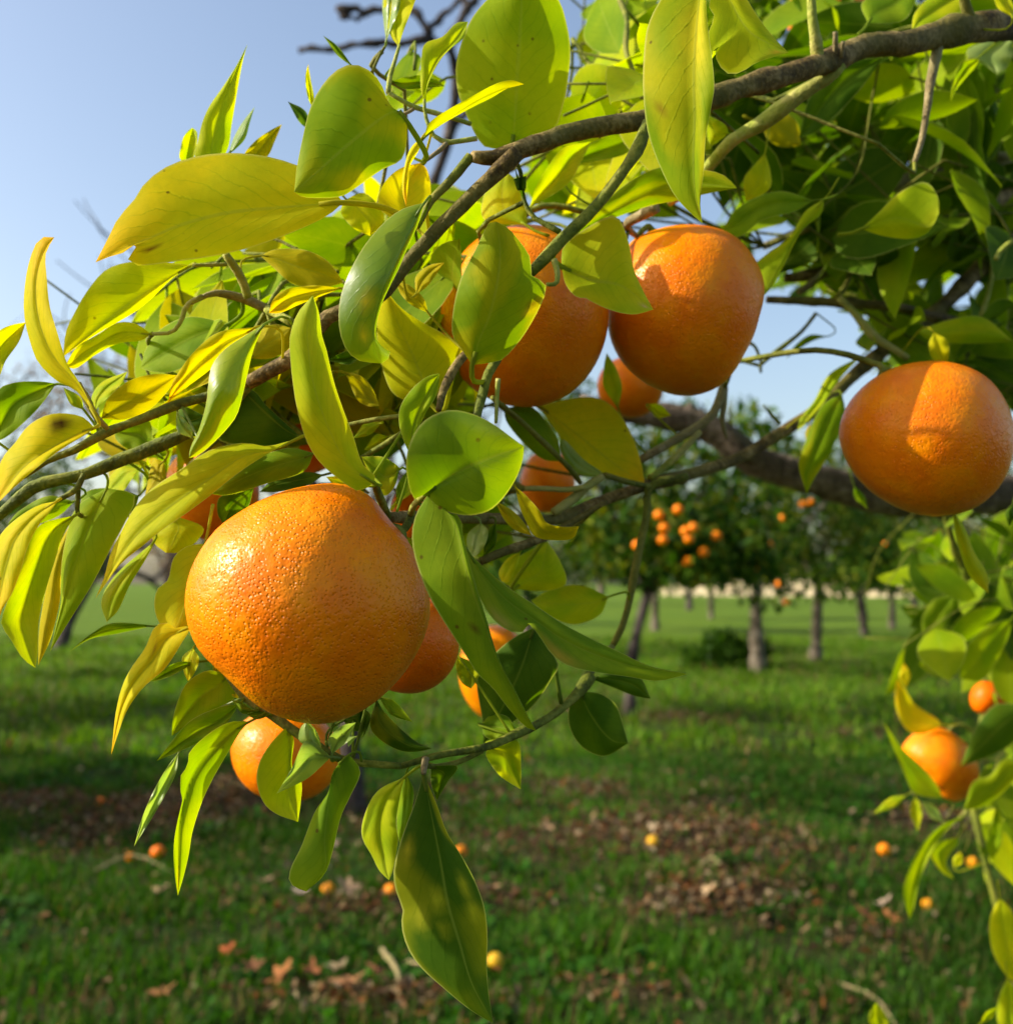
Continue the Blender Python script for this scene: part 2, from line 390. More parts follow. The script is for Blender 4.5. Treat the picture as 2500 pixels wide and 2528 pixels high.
# broad-leaved weeds among the grass
x, y = scatter(3800, 2.7, 11, 1.2); ok = (litter(x, y) < .45) & (vnoise(x, y, 41, 2.2) > .05); x, y = x[ok], y[ok]
V, Fq, c = [], [], []
for xi, yi in zip(x, y):
    m = int(rng.integers(6, 12)); z0 = float(gz(np.array([xi]), np.array([yi]))[0]); g = rng.uniform(.7, 1.3); S = rng.uniform(.03, .075)
    for i in range(m):
        az = rng.uniform(0, 6.3); e = rng.uniform(.15, .9); d = np.array([math.cos(az)*math.cos(e), math.sin(az)*math.cos(e), math.sin(e)]); s = np.array([-math.sin(az), math.cos(az), 0])
        b0 = np.array([xi, yi, z0]); L = S*rng.uniform(.6, 1.3); h = rng.uniform(0, .05); b0 = b0 + [0, 0, h]
        n0 = len(V)*5
        V.append(np.array([b0, b0 + d*L*.45 + s*L*.3, b0 + d*L*.9 + s*L*.2 - [0, 0, L*.1], b0 + d*L*1.05 - [0, 0, L*.25], b0 + d*L*.5 - s*L*.3]))
        Fq += [[n0, n0+1, n0+4], [n0+1, n0+2, n0+4], [n0+2, n0+3, n0+4]]
        c.append(np.tile(np.array([.032, .105, .008])*g*rng.uniform(.7, 1.3), (5, 1)))
build('weeds', np.vstack(V), np.array(Fq), M_GRASS, cols=np.vstack(c), origin=np.zeros(3), smooth=False, label='broad-leaved green weeds growing through the near grass', cat='weeds', kind='stuff')

# ---- dead leaf litter: crumpled leaves
def leaf_quad(n, x, y, size, lift, col):
    az = rng.uniform(0, 2*np.pi, n); el = rng.normal(0, .5, n)
    d = np.stack([np.cos(az)*np.cos(el), np.sin(az)*np.cos(el), np.sin(el)], 1)
    s = np.cross(d, np.array([0, 0, 1.0]) + rng.normal(0, .35, (n, 3))); s /= np.linalg.norm(s, axis=1)[:, None]
    up = np.cross(s, d)
    c = np.stack([x, y, gz(x, y) + lift], 1); L = size[:, None]
    cu = rng.uniform(-.2, .45, n)[:, None] * L
    V = np.stack([c - d*L*.5, c - d*L*.15 + s*L*.30 + up*cu, c + d*L*.25 + s*L*.24 + up*cu*.8, c + d*L*.55, c + d*L*.25 - s*L*.24 + up*cu*.8, c - d*L*.15 - s*L*.30 + up*cu, c + d*L*.05], 1).reshape(-1, 3)
    k = np.arange(n)[:, None] * 7
    Fq = np.concatenate([k + np.array(t) for t in ([0, 1, 6], [1, 2, 6], [2, 3, 6], [3, 4, 6], [4, 5, 6], [5, 0, 6])], 0)
    return V, Fq, np.repeat(col, 7, 0)
def litter_leaves(n, y0, y1, lo, hi):
    x, y = scatter(n, y0, y1, 1.2); p = np.clip(litter(x, y) * 1.5 - .15, 0.035, 1)
    ok = rng.random(n) < p; x, y = x[ok], y[ok]; n = len(x)
    pal = np.array([[.10, .05, .022], [.15, .085, .038], [.21, .14, .075], [.06, .034, .02], [.18, .07, .022], [.24, .18, .11]])
    c = pal[rng.integers(0, len(pal), n)] * rng.uniform(.6, 1.2, (n, 1))
    return leaf_quad(n, x, y, rng.uniform(lo, hi, n), rng.uniform(0, .045, n), c)
V, Fq, c = litter_leaves(130000, 2.6, 13, .018, .055)
build('leaf_litter', V, Fq, M_DEAD, cols=c, origin=np.zeros(3), smooth=False, label='brown dead leaves heaped in patches on the grass', cat='leaf litter', kind='stuff')

# bigger fallen leaves that can be picked out
def lobed_leaf(name, px, py, size, col, label):
    p = ground_pt(px, py); x, y = p[0], p[1]
    a = np.linspace(0, 2*np.pi, 25)[:-1]
    r = size * (.33 + .17 * np.cos(a * 5 + .4)) * (1 + .1 * rng.normal(size=24)); r[0] = size * .62
    rot = rng.uniform(0, 6.3); zz = .010 + .30 * (r**2) / size + .006 * np.sin(a * 3 + rot) + .012
    til = rng.normal(0, .35, 2)
    vx, vy = r*np.cos(a + rot), r*np.sin(a + rot)
    g = gz(np.array([x]), np.array([y]))[0] + .045
    V = np.vstack([[x, y, g + .012], np.stack([x + vx, y + vy, g + zz + til[0]*vx + til[1]*vy], 1)])
    faces = [[0, 1 + i, 1 + (i + 1) % 24] for i in range(24)]
    cc = np.array(col) * rng.uniform(.75, 1.2, (25, 1))
    build(name, V, faces, M_DEAD, cols=cc, label=label, cat='dead leaf', group='curled brown leaves lying in the litter')
for px, py, s, col in [(860, 2505, .13, (.30, .15, .07)), (770, 2450, .10, (.28, .11, .045)), (690, 2470, .11, (.27, .11, .04)), (830, 2440, .10, (.34, .25, .14)),
                       (620, 2440, .09, (.22, .10, .05)), (930, 2470, .11, (.25, .11, .05)), (400, 2505, .09, (.26, .12, .05)), (560, 2395, .08, (.25, .07, .025)),
                       (740, 2255, .09, (.42, .33, .26)), (855, 2255, .11, (.36, .24, .15)), (1020, 2235, .09, (.33, .22, .15)), (650, 2215, .08, (.36, .24, .15)),
                       (390, 2240, .10, (.36, .24, .14)), (1615, 2060, .09, (.42, .30, .15)), (1610, 2095, .08, (.42, .32, .2)), (1350, 2080, .10, (.34, .22, .12)),
                       (1860, 2090, .08, (.30, .10, .04)), (1930, 2200, .10, (.32, .13, .06)), (2200, 2320, .09, (.35, .14, .05)), (2140, 2310, .10, (.30, .12, .05)),
                       (1745, 2260, .11, (.40, .28, .16)), (50, 2135, .09, (.36, .25, .16)), (820, 2110, .08, (.36, .27, .2)), (1215, 2240, .07, (.36, .21, .12)),
                       (310, 1890, .10, (.30, .16, .10)), (130, 2005, .11, (.27, .20, .14)), (2180, 2260, .08, (.36, .27, .2)), (1420, 2130, .09, (.26, .16, .09))]:
    lobed_leaf('fallen_leaf', px, py, s, col, 'pale tan curled dead leaf lying on the grass and litter' if col[2] >= .14 else 'rust-red curled dead leaf lying on the grass and litter' if col[0] > 2.3*col[1] else
               'light brown curled dead leaf lying on the grass and litter' if col[0] >= .3 else 'dark brown curled dead leaf lying on the grass and litter')

# sticks
def stick(path, r, label):
    p = spline(np.array(path), 24); p = p + rng.normal(0, .002, p.shape)
    V, Fc = tube(p, np.linspace(r, r*.55, 24), 6, .05)
    build('stick', V, Fc, M_TAN, label=label, cat='stick')
def gp(px, py, z): q = ground_pt(px, py); return (q[0], q[1], gz(q[:1], q[1:2])[0] + z)
stick([gp(945, 2385, .05), gp(985, 2450, .03), gp(975, 2560, .02)], .012, 'pale forked stick lying in the grass beside the brown leaves')
stick([gp(1000, 2400, .03), gp(1100, 2450, .04), gp(1250, 2580, .01)], .008, 'thin pale twig running through grass next to the forked stick')
stick([gp(1730, 2160, .03), gp(1762, 2160, .06), gp(1790, 2190, .02)], .008, 'thin arched dry twig standing in the brown litter')
stick([gp(230, 2160, .02), gp(330, 2140, .06), gp(440, 2170, .01)], .007, 'thin bent dry twig in grass beside the fallen orange')
stick([gp(2060, 2440, .02), gp(2160, 2500, .04), gp(2230, 2580, .01)], .007, 'thin grey twig in grass below the hanging right-hand leaves')

# ------------------------------------------------------------------ far cream wall
def wall_material():
    m, nt = new_mat('cream_render'); out = nd(nt, 'ShaderNodeOutputMaterial')
    geo = nd(nt, 'ShaderNodeNewGeometry').outputs['Position']
    c = ramp(nt, noise(nt, geo, .5, 5, .6), [(.3, (.46, .36, .22)), (.7, (.60, .50, .33))])
    bs = nd(nt, 'ShaderNodeBsdfPrincipled'); nt.links.new(c, bs.inputs['Base Color']); bs.inputs['Roughness'].default_value = .9
    nt.links.new(bs.outputs[0], out.inputs[0]); return m
M_WALL = wall_material()
def boxV(x0, x1, y0, y1, z0, z1):
    V = [(float(x), float(y), float(z)) for z in (z0, z1) for y in (y0, y1) for x in (x0, x1)]
    return np.array(V, float), [[0, 2, 3, 1], [4, 5, 7, 6], [0, 1, 5, 4], [2, 6, 7, 3], [0, 4, 6, 2], [1, 3, 7, 5]]
wall = link('boundary_wall', None, None, (38, 120, 0), label='long low cream wall far beyond the orchard trunks', cat='wall')
WE, WN = np.array([.8, -.6, 0]), np.array([.6, .8, 0])      # the wall runs obliquely, its face turned to the sun
def wall_box(name, u0, u1, v0, v1, z0, z1):
    V, Fc = boxV(u0, u1, v0, v1, z0, z1)
    build(name, np.array([38, 120, 0]) + V[:, :1] * WE + V[:, 1:2] * WN + V[:, 2:] * np.array([0, 0, 1.0]), Fc, M_WALL, wall, smooth=False)
wall_box('wall_face', -26, 50, 0, .4, -.5, 2.9); wall_box('coping', -26.2, 50.2, -.1, .5, 2.903, 3.05)
for i in range(9): wall_box('pier', -23 + i*8.5, -22.5 + i*8.5, -.2, -.002, -.5, 2.9)

# ------------------------------------------------------------------ far orchard trees
def leaf_cloud(cent, rad, n, size, palette, droop=.3):
    """n small folded leaves spread through clumps (cent k x 3, rad k)"""
    k = rng.integers(0, len(cent), n)
    q = rng.normal(size=(n, 3)); q /= np.linalg.norm(q, axis=1)[:, None]
    p = cent[k] + q * (rad[k] * rng.random(n)**.45)[:, None] * np.array([1, 1, .8])
    d = q + rng.normal(0, .7, (n, 3)) + np.array([0, 0, -droop]); d /= np.linalg.norm(d, axis=1)[:, None]
    s = np.cross(d, q + rng.normal(0, .8, (n, 3))); s /= np.linalg.norm(s, axis=1)[:, None] + 1e-9
    up = np.cross(s, d); L = (size * rng.uniform(.6, 1.3, n))[:, None]
    V = np.stack([p - d*L*.5, p + s*L*.24 + up*L*.08, p + d*L*.5, p - s*L*.24 + up*L*.08], 1).reshape(-1, 3)
    b = np.arange(n)[:, None] * 4
    Fq = np.concatenate([b + np.array([0, 1, 2]), b + np.array([0, 2, 3])], 0)
    pal = np.array(palette); cl = rng.uniform(.75, 1.25, len(cent))[k][:, None]
    c = pal[rng.integers(0, len(pal), n)] * rng.uniform(.7, 1.3, (n, 1)) * cl
    return V, Fq, np.repeat(c, 4, 0)
CITRUS_PAL = [(.022, .062, .006), (.034, .085, .007), (.05, .11, .008), (.085, .145, .010), (.14, .16, .012)]
def trunk_mesh(H, r, fork, spread, seed, lean=(0, 0), n=5):
    rs = np.random.default_rng(seed); j = Joiner()
    top = np.array([lean[0], lean[1], fork])
    p = spline(np.array([[0, 0, -.15], [lean[0]*.3 + rs.normal(0, .03), lean[1]*.3, fork*.45], top]), 12)
    r = r * .74
    V, Fc = tube(p, r * np.linspace(1.25, .85, 12) * (1 + .10*rs.normal(size=12)), 10, .05); j.add(V, Fc)
    for i in range(n):
        a = 2*np.pi*i/n + rs.uniform(-.4, .4); e = np.array([np.cos(a), np.sin(a), 0])
        q = spline(np.array([top - [0, 0, .1], top + e*spread*.3 + [0, 0, (H-fork)*.22], top + e*spread*.65 + [0, 0, (H-fork)*.5], top + e*spread*.8 + [0, 0, (H-fork)*.75]]), 10)
        V, Fc = tube(q, r*np.linspace(.62, .12, 10), 7, .05); j.add(V, Fc)
    return j
def orchard_tree(px, dist, H, R, r_trunk, seed, label, mat=None, fork=1.45, lean=(0, 0), nleaf=6500, base_gap=1.5, x=None, fruits=None, flabel=None):
    X0 = (px - 1250) / F * dist if x is None else x
    pos = np.array([X0, dist, float(gz(np.array([X0]), np.array([dist]))[0]) - .02])
    root = link('orange_tree', None, None, pos, label=label, cat='tree', group='orange trees standing in the orchard rows')
    j = trunk_mesh(H, r_trunk, fork, R, seed, lean); V, Fc, _, _ = j.arrays()
    build('trunk', V + pos, Fc, mat or M_TRUNK, root)
    rs = np.random.default_rng(seed + 100)
    k = 46; q = rs.normal(size=(k, 3)); q /= np.linalg.norm(q, axis=1)[:, None]
    cz = (H + base_gap) / 2; rz = (H - base_gap) / 2
    sc = np.where(rs.random(k) < .3, .4, .78)[:, None]
    cent = q * np.array([R, R, rz]) * sc + np.array([lean[0], lean[1], cz])
    low = np.where(rs.random(k) < .38)[0]; al = rs.uniform(0, 6.3, len(low))     # skirts of foliage hanging low round the crown
    cent[low] = np.stack([R*.85*np.cos(al), R*.85*np.sin(al), base_gap + rs.uniform(.1, .7, len(low))], 1)
    V, Fq, c = leaf_cloud(cent + pos, rs.uniform(.3, .55, k) * R * .62, nleaf, .15, CITRUS_PAL)
    build('crown', V, Fq, M_FAR, root, cols=c, smooth=False)
    return root, pos
far_specs = [(1550, 12.4, 4.1, 1.75, .085, 'nearer orange tree with thin dark leaning trunk behind the hanging leaves', M_DARKTRUNK, 1.5, (.25, .1)),
             (1868, 18.8, 4.5, 2.1, .15, 'orange tree with pale forked sunlit trunk above a dark weed clump', M_TRUNK, 1.75, (0, 0)),
             (2007, 21.0, 4.7, 2.2, .14, 'orange tree with stout half-shaded grey trunk beside the forked one', M_TRUNK, 1.6, (.1, 0)),
             (2130, 30.5, 4.9, 2.4, .16, 'orange tree with reddish dark leaning trunk before the cream wall', M_DARKTRUNK, 1.8, (-.25, 0)),
             (2196, 36, 4.8, 2.4, .13, 'orange tree with slim pale trunk right of the reddish one', M_TRUNK, 1.7, (0, 0)),
             (2254, 50, 4.9, 2.4, .17, 'distant orange tree with thin dark trunk against the cream wall', M_DARKTRUNK, 1.6, (0, 0)),
             (1616, 34.5, 4.6, 2.4, .16, 'distant orange tree with brown trunk behind the leaning one', M_TRUNK, 1.6, (0, 0)),
             (1754, 46, 4.7, 2.6, .16, 'distant orange tree with pale thin trunk left of the forked one', M_TRUNK, 1.6, (0, 0)),
             (2440, 24, 4.8, 2.3, .15, 'orange tree hidden behind the right-hand hanging leaves', M_TRUNK, 1.5, (0, 0)),
             (1300, 24, 4.4, 2.2, .15, 'orange tree behind the lower twig and dark round leaf', M_TRUNK, 1.5, (0, 0)),
             (2390, 58, 4.9, 2.5, .16, 'farthest orange tree near the end of the cream wall', M_TRUNK, 1.5, (0, 0)),
             (1080, 40, 4.4, 2.4, .16, 'distant orange tree behind the large fruit', M_TRUNK, 1.5, (0, 0)),
             (640, 34, 4.2, 2.2, .16, 'distant orange tree behind the left end of the branch', M_TRUNK, 1.5, (0, 0))]
for i, (px, di, H, R, rt, lab, mt, fk, ln) in enumerate(far_specs):
    orchard_tree(px, di, H, R, rt, 40 + i, lab, mt, fk, ln)
for i, (x, y) in enumerate([(-7.2, 7.6), (-9.0, 12.5), (-8.5, 18), (-12.5, 9.0), (-14, 15)]):  # orchard trees added left of the frame so their shade reaches the grass
    orchard_tree(0, y, 3.9, 1.9, .14, 70 + i, ['orange tree left of the view, first in its row', 'orange tree left of the view, second in its row', 'orange tree left of the view, third in its row',
                 'orange tree left of the view, in the row behind', 'orange tree left of the view, far in the row behind'][i], x=x, nleaf=5000)
# tall hedge-like trees closing the view behind the orchard
for i, (px, di, H, R) in enumerate([(1480, 75, 7.5, 5), (1700, 85, 8.5, 5.5), (1930, 80, 7.6, 5), (2120, 90, 8.5, 6), (2330, 82, 9, 6), (2560, 80, 9, 6), (1250, 80, 8, 6), (900, 85, 7.5, 6), (560, 80, 7, 5)]):
    orchard_tree(px, di, H, R, .25, 90 + i, ['broad dark tree at the orchard edge behind the leaning trunk', 'broad tree at the orchard edge left of the sky gap', 'low broad tree at the orchard edge under the sky gap',
                 'tall tree at the orchard edge above the reddish trunk', 'tall dark tree at the orchard edge beyond the cream wall end', 'tall dark tree at the orchard edge behind the right foliage',
                 'broad tree at the orchard edge behind the small hanging orange', 'broad tree at the orchard edge behind the large orange', 'low tree at the orchard edge left of the large orange'][i], nleaf=4200, base_gap=2.6, fork=2.4)
# weed clump by the pale trunk
p0 = ground_pt(1800, 1650)
V, Fq, c = leaf_cloud(np.array([p0 + [dx, dy, .12 + .1*k] for k, (dx, dy) in enumerate([(-.5, 0), (0, .1), (.4, 0), (-.1, .3)])]), np.array([.42, .5, .4, .4]), 1400, .14, CITRUS_PAL[:3], -.6)
build('weed_clump', V, Fq, M_FAR, cols=c, smooth=False, label='dark green weed clump at the foot of the pale forked trunk', cat='weeds', origin=p0)

# oranges in the far crowns
ico = None
def small_orange(name, pos, r, label, group, tint=(1, 1, 1)):
    global ico
    if ico is None:
        n, k = 7, 10; V = [(0, 0, 1)]
        for i in range(1, n):
            for jx in range(k): V.append((math.sin(math.pi*i/n)*math.cos(2*math.pi*jx/k), math.sin(math.pi*i/n)*math.sin(2*math.pi*jx/k), math.cos(math.pi*i/n)*.93))
        V.append((0, 0, -.95)); f = []
        for jx in range(k): f.append([0, 1 + jx, 1 + (jx+1) % k]); f.append([len(V)-1, 1 + (n-2)*k + (jx+1) % k, 1 + (n-2)*k + jx])
        for i in range(n-2):
            for jx in range(k): f.append([1 + i*k + jx, 1 + (i+1)*k + jx, 1 + (i+1)*k + (jx+1) % k, 1 + i*k + (jx+1) % k])
        ico = mesh_from('far_orange', V, f, M_ORANGE)
    o = link(name, ico, None, pos, label=label, cat='orange', group=group)
    o.scale = (r, r, r); o.rotation_euler = tuple(rng.uniform(-.5, .5, 3)); o.color = (*tint, 1)
    return o
K = lambda x, y: (1400 + x * .5756, 900 + y * .5756)
for x, y, d in [(393, 645, 11.2), (415, 700, 11.1), (410, 752, 11.1), (508, 715, 11.0), (540, 700, 11.0), (522, 748, 11.0), (300, 775, 10.9), (640, 735, 11.4), (585, 805, 11.3),
                (517, 845, 11.4), (475, 622, 11.2), (803, 868, 17.0), (735, 815, 17.0), (800, 785, 17.0), (865, 775, 16.9), (650, 870, 16.9), (685, 862, 16.9), (730, 565, 17.0), (925, 658, 17.0),
                (910, 940, 17.2), (1010, 600, 19), (1045, 590, 19), (1365, 770, 27), (1335, 795, 27), (1572, 808, 22.2), (1548, 862, 22.2), (1560, 905, 22), (1540, 890, 22), (1590, 720, 22),
                (1415, 780, 27), (940, 1020, 19.2), (1475, 745, 27)]:
    px, py = K(x, y)
    small_orange('orange', P(px, py, d - (.75 if d < 15 else 1.1)), .05 if d < 15 else .06, 'tiny distant orange hanging among dark leaves of the orchard trees', 'small far oranges in the orchard crowns')
for px, py, d in [(355, 1290, 22), (345, 1315, 22), (375, 1330, 22)]:
    small_orange('orange', P(px, py, d), .06, 'tiny distant orange seen left of the large fruit', 'small far oranges beside the large fruit')
# fallen oranges
for px, py, r, lab, tint in [(390, 2105, .040, 'deep orange fallen fruit below the brown heap under the hanging yellow leaves', (1, .8, .8)), (965, 2208, .036, 'bright fallen orange touching the dark hanging leaf outline', (1, 1.2, 1)),
                             (810, 2200, .032, 'fallen yellow-orange fruit right of the pale folded leaf', (1, 1.3, 2)), (1138, 2103, .036, 'fallen orange right of the dark spotted hanging leaf', (1, 1, 1)),
                             (2182, 2098, .036, 'lone bright fallen orange in the dark grass left of the hanging bunch', (1, 1.1, 1)), (248, 1980, .030, 'small fallen orange on top of the brown heap', (1, .8, .9)),
                             (322, 2118, .026, 'small dull fallen fruit beside the deep orange one', (.8, .8, 2)), (1612, 2070, .036, 'pale tan fallen fruit in the brown litter', (.75, 1.6, 14)),
                             (2400, 2130, .030, 'yellow fallen fruit behind the right-hand hanging leaves', (1, 1.5, 4)), (1222, 2375, .036, 'pale yellow fallen fruit right of the lit leaf tip', (.8, 1.8, 14)),
                             (20, 1835, .034, 'fallen orange on the shaded grass at the far left', (1, .8, .8)), (2290, 2235, .030, 'yellowish fallen fruit in shade under the right-hand leaves', (.9, 1.4, 4))]:
    q = ground_pt(px, py, .03); z = float(gz(q[:1], q[1:2])[0])
    q = ground_pt(px, py, z + r * .9)
    small_orange('fallen_orange', (q[0], q[1], float(gz(q[:1], q[1:2])[0]) + r * .9), r, lab, 'fallen oranges lying in the orchard grass', tint)

# ------------------------------------------------------------------ bare trees
def bare_tree(pos, H, r0, seed, label, leafy=0, depth=6, spread=.55, mat=None):
    rs = np.random.default_rng(seed); pos = np.asarray(pos, float)
    root = link('bare_tree', None, None, pos, label=label, cat='tree')
    jt, jb = Joiner(), Joiner(); tips = []
    def grow(p, d, L, r, lev):
        n = 4 if lev > 1 else 7
        ps = [p]; dd = d.copy()
        for i in range(n):
            dd = dd + rs.normal(0, .13, 3) + np.array([0, 0, .03]); dd /= np.linalg.norm(dd)
            ps.append(ps[-1] + dd * L / n)
        path = np.array(ps); V, Fc = tube(path, np.linspace(r, r*.62, len(path)), 7 if lev < 2 else 4, .04, False)
        (jt if lev == 0 else jb).add(V, Fc)
        if lev >= depth: tips.append(path[-1]); return
        m = 3 if lev < 3 else 2
        for i in range(m):
            a = rs.normal(size=3); a -= dd * (a @ dd); a /= np.linalg.norm(a)
            nd_ = dd * math.cos(spread) + a * math.sin(spread * rs.uniform(.7, 1.35)); nd_ /= np.linalg.norm(nd_)
            grow(path[-1 - (i % 2)], nd_, L * rs.uniform(.62, .85), r * .60, lev + 1)
        if lev > 1: tips.append(path[2])
    grow(pos + [0, 0, -.1], np.array([0, 0, 1.0]), H * .30, r0, 0)
    V, Fc, _, _ = jt.arrays(); build('trunk', V, Fc, mat or M_DARKTRUNK, root)
    V, Fc, _, _ = jb.arrays(); build('branches', V, Fc, mat or M_DARKTRUNK, root)
    if leafy:
        V, Fq, c = leaf_cloud(np.array(tips), np.full(len(tips), .28), leafy, .13, [(.16, .10, .05), (.22, .13, .05), (.10, .10, .03), (.28, .15, .04)])
        build('crown', V, Fq, M_FAR, root, cols=c, smooth=False)
    return root
def gpos(px, d): x = (px - 1250) / F * d; return (x, d, float(gz(np.array([x]), np.array([d]))[0]))
bt = bare_tree(gpos(885, 7.2), 4.0, .09, 5, 'bare leafless tree with dark trunk below the large orange', depth=6)
jb = Joiner()
for path, r in [([(900, 1000, 7.0), (1010, 640, 6.7), (1110, 330, 6.4), (1120, 150, 6.2), (1060, 92, 6.1)], (.05, .03)), ([(1060, 92, 6.1), (1000, 105, 6.05), (910, 104, 6.0), (830, 118, 6.0), (735, 122, 6.0)], (.026, .016)),
                ([(1060, 92, 6.1), (1045, 60, 6.1), (1020, 25, 6.1), (960, 18, 6.1), (900, 28, 6.1), (835, 18, 6.1)], (.024, .020)), ([(835, 18, 6.1), (850, 40, 6.1), (900, 42, 6.1)], (.018, .010)),
                ([(1110, 110, 6.2), (1130, 60, 6.2), (1160, 15, 6.2), (1230, -60, 6.2)], (.034, .024)), ([(1050, 80, 6.1), (1090, 40, 6.1), (1150, -10, 6.1)], (.022, .014)), ([(1160, 15, 6.2), (1120, -20, 6.2), (1060, -50, 6.2)], (.02, .012)),
                ([(1110, 330, 6.4), (1180, 230, 6.5), (1230, 120, 6.6), (1240, -40, 6.6)], (.03, .014))]:
    q = np.array(path, float); p3 = spline(P(q[:, 0], q[:, 1], q[:, 2]), 18); p3 = p3 + rng.normal(0, .006, p3.shape)
    V, Fc = tube(p3, np.linspace(*r, 18) * (1 + .14*rng.normal(size=18)), 7, .08); jb.add(V, Fc)
V, Fc, _, _ = jb.arrays(); build('high_limb', V, Fc, M_DARKTRUNK, bt)
bare_tree(gpos(150, 25), 8.6, .17, 6, 'bare twiggy tree with a few brown leaves beyond the yellow leaves', leafy=2600)
bare_tree(gpos(-120, 22), 7.5, .15, 8, 'bare grey tree at the far left edge of the orchard', leafy=700)
bare_tree(gpos(420, 30), 8.2, .17, 9, 'bare tree with brownish leaves behind the left leaf bunch', leafy=3000)
bare_tree(gpos(1700, 60), 11.5, .2, 12, 'pale bare tree rising into the sky gap', depth=6)

# ------------------------------------------------------------------ the orange tree whose branch fills the picture
TREE_POS = np.array([1.62, 2.05, 0.0])
tree = link('orange_tree', None, None, TREE_POS, label='orange tree reaching its fruit-laden leafy branches across the view', cat='tree')
BR_P, BR_O = [], []                    # branch sample points and owners
def branch(spec, crop, dpts, rads, mat, name='branch', n=None, rough=.035, k=9, knots=True, label=None):
    """spec: pixel path; dpts: depths (spread evenly along the points); rads: half widths in crop pixels"""
    p2 = pts(spec, crop); sc = CROP[crop][2]; m = len(p2)
    d = np.interp(np.linspace(0, 1, m), np.linspace(0, 1, len(dpts)), dpts)
    r = np.interp(np.linspace(0, 1, m), np.linspace(0, 1, len(rads)), rads) * sc
    P3 = P(p2[:, 0], p2[:, 1], d); rr = r / F * d
    L = np.linalg.norm(np.diff(P3, axis=0), axis=1).sum()
    n = n or int(min(120, max(10, L / .005)))
    q = spline(np.column_stack([P3, rr]), n)
    path, rad = q[:, :3], q[:, 3]
    if knots and L > .05 and name != 'limb':
        path = path + .10 * rad[:, None] * np.cumsum(rng.normal(0, .35, path.shape), 0) * .3
        for _ in range(min(9, int(L / .035))):
            c = rng.integers(1, n - 1); rad = rad * (1 + .22 * np.exp(-((np.arange(n) - c) / 1.6)**2))
    V, Fc = tube(path, rad, k, rough)
    o = build(name, V, Fc, mat, tree)
    if label: o['label'] = label
    BR_P.append(path); BR_O.extend([o] * n)
    return o
def near_branch(p):
    A = np.vstack(BR_P); dd = np.linalg.norm(A - p, axis=1); i = int(dd.argmin())
    return A[i], BR_O[i], dd[i]
# trunk and scaffold limbs stand just right of the frame
V, Fc = tube(spline(np.array([TREE_POS + [0, 0, -.1], TREE_POS + [.03, 0, .5], TREE_POS + [-.02, -.02, 1.12]]), 16), np.linspace(.14, .10, 16), 14, .04)
build('trunk', V, Fc, M_LIMB, tree)
branch('3340,2090 3220,1800 3000,1480 2720,1290 2500,1222 2350,1238 2180,1228 2000,1180 1860,1135 1760,1062 1650,1028 1560,1018 1430,1000', 'N', [2.05, 1.98, 1.75, 1.65, 1.6, 1.6], [100, 60, 46, 40, 36, 26], M_LIMB, 'limb', k=12, label='thick brown blurred limb behind the hanging fruit')
branch('1830,1120 1790,1070 1740,1040 1690,1010', 'N', [1.6, 1.6], [24, 20], M_LIMB, 'limb')
branch('3345,2090 3290,1800 3150,1200 3050,600 2960,230 2800,60', 'N', [2.05, 1.95, 1.7, 1.35, 1.05, .85], [105, 75, 55, 48, 40, 32], M_LIMB, 'limb', k=12)
branch('3120,1100 2900,700 2720,560 2560,520', 'N', [1.65, 1.35, 1.15, 1.0], [40, 34, 28, 22], M_LIMB, 'limb')
# the main branch
branch('N:2800,70 N:2640,55 1911,130 1700,150 1500,190 1350,230 1150,240 1000,300 870,345 700,400 500,455 330,515 B:1690,625 B:1500,655 B:1300,695 B:1150,745 B:1000,795 B:880,830 B:780,820', 'C',
       [.72, .60, .56, .53, .50, .48, .462, .45], [80, 80, 76, 64, 60, 57, 54, 52, 50, 50, 50, 46, 30], M_BARK, k=14, label='thickest brown branch crossing the top')
branch('1010,800 930,880 860,945 740,1060 650,1150 560,1240 470,1340 390,1440 330,1520 250,1580 60,1640 A:1690,1690 D:1530,175 D:1420,240 D:1300,305', 'B', [.45, .448, .445, .44, .44, .44], [40, 38, 37, 36, 35, 33, 32], M_BARK, k=12, label='brown branch slanting down from the main fork')
branch('1300,305 1180,345 1080,380 920,425 720,505 560,565 400,655 250,715 120,800', 'D', [.44, .435, .43, .42, .42], [26, 24, 22, 20, 15], M_GREEN)
branch('1330,290 1220,420 1050,540 940,590 800,650 600,725 450,785 200,845 100,915 0,1000 -160,1120', 'D', [.45, .455, .45, .44, .44], [24, 26, 30, 30, 30, 28, 26], M_GREEN, k=10)
branch('1695,640 1640,780 1560,905 1420,1085 1250,1250 1160,1350 1070,1440', 'B', [.47, .46, .455, .45], [26, 26, 28, 30, 32, 32, 26], M_GREEN, k=10)
branch('765,820 700,900 620,990 560,1050 520,1130 490,1190', 'B', [.452, .447, .443], [28, 24, 20, 14], M_GREEN)
branch('1010,330 950,395 850,460 750,530 600,640 440,735 380,800 320,870 240,960 100,1060', 'C', [.535, .54, .55, .56], [34, 36, 34, 32, 26], M_LIME, k=10, label='yellow-green branch slanting below the main branch')
branch('N:2700,330 1890,800 1820,790 1600,840 1400,920 1200,1000 1060,1050 950,1100 850,1180 720,1240 600,1290', 'C', [1.05, .9, .85, .82, .8], [40, 34, 30, 28, 24, 18], M_TAN)
branch('N:2700,390 1850,860 1700,920 1500,1000 1350,1060 1200,1110', 'C', [1.05, .95, .93, .92], [36, 36, 34, 26], M_TAN)
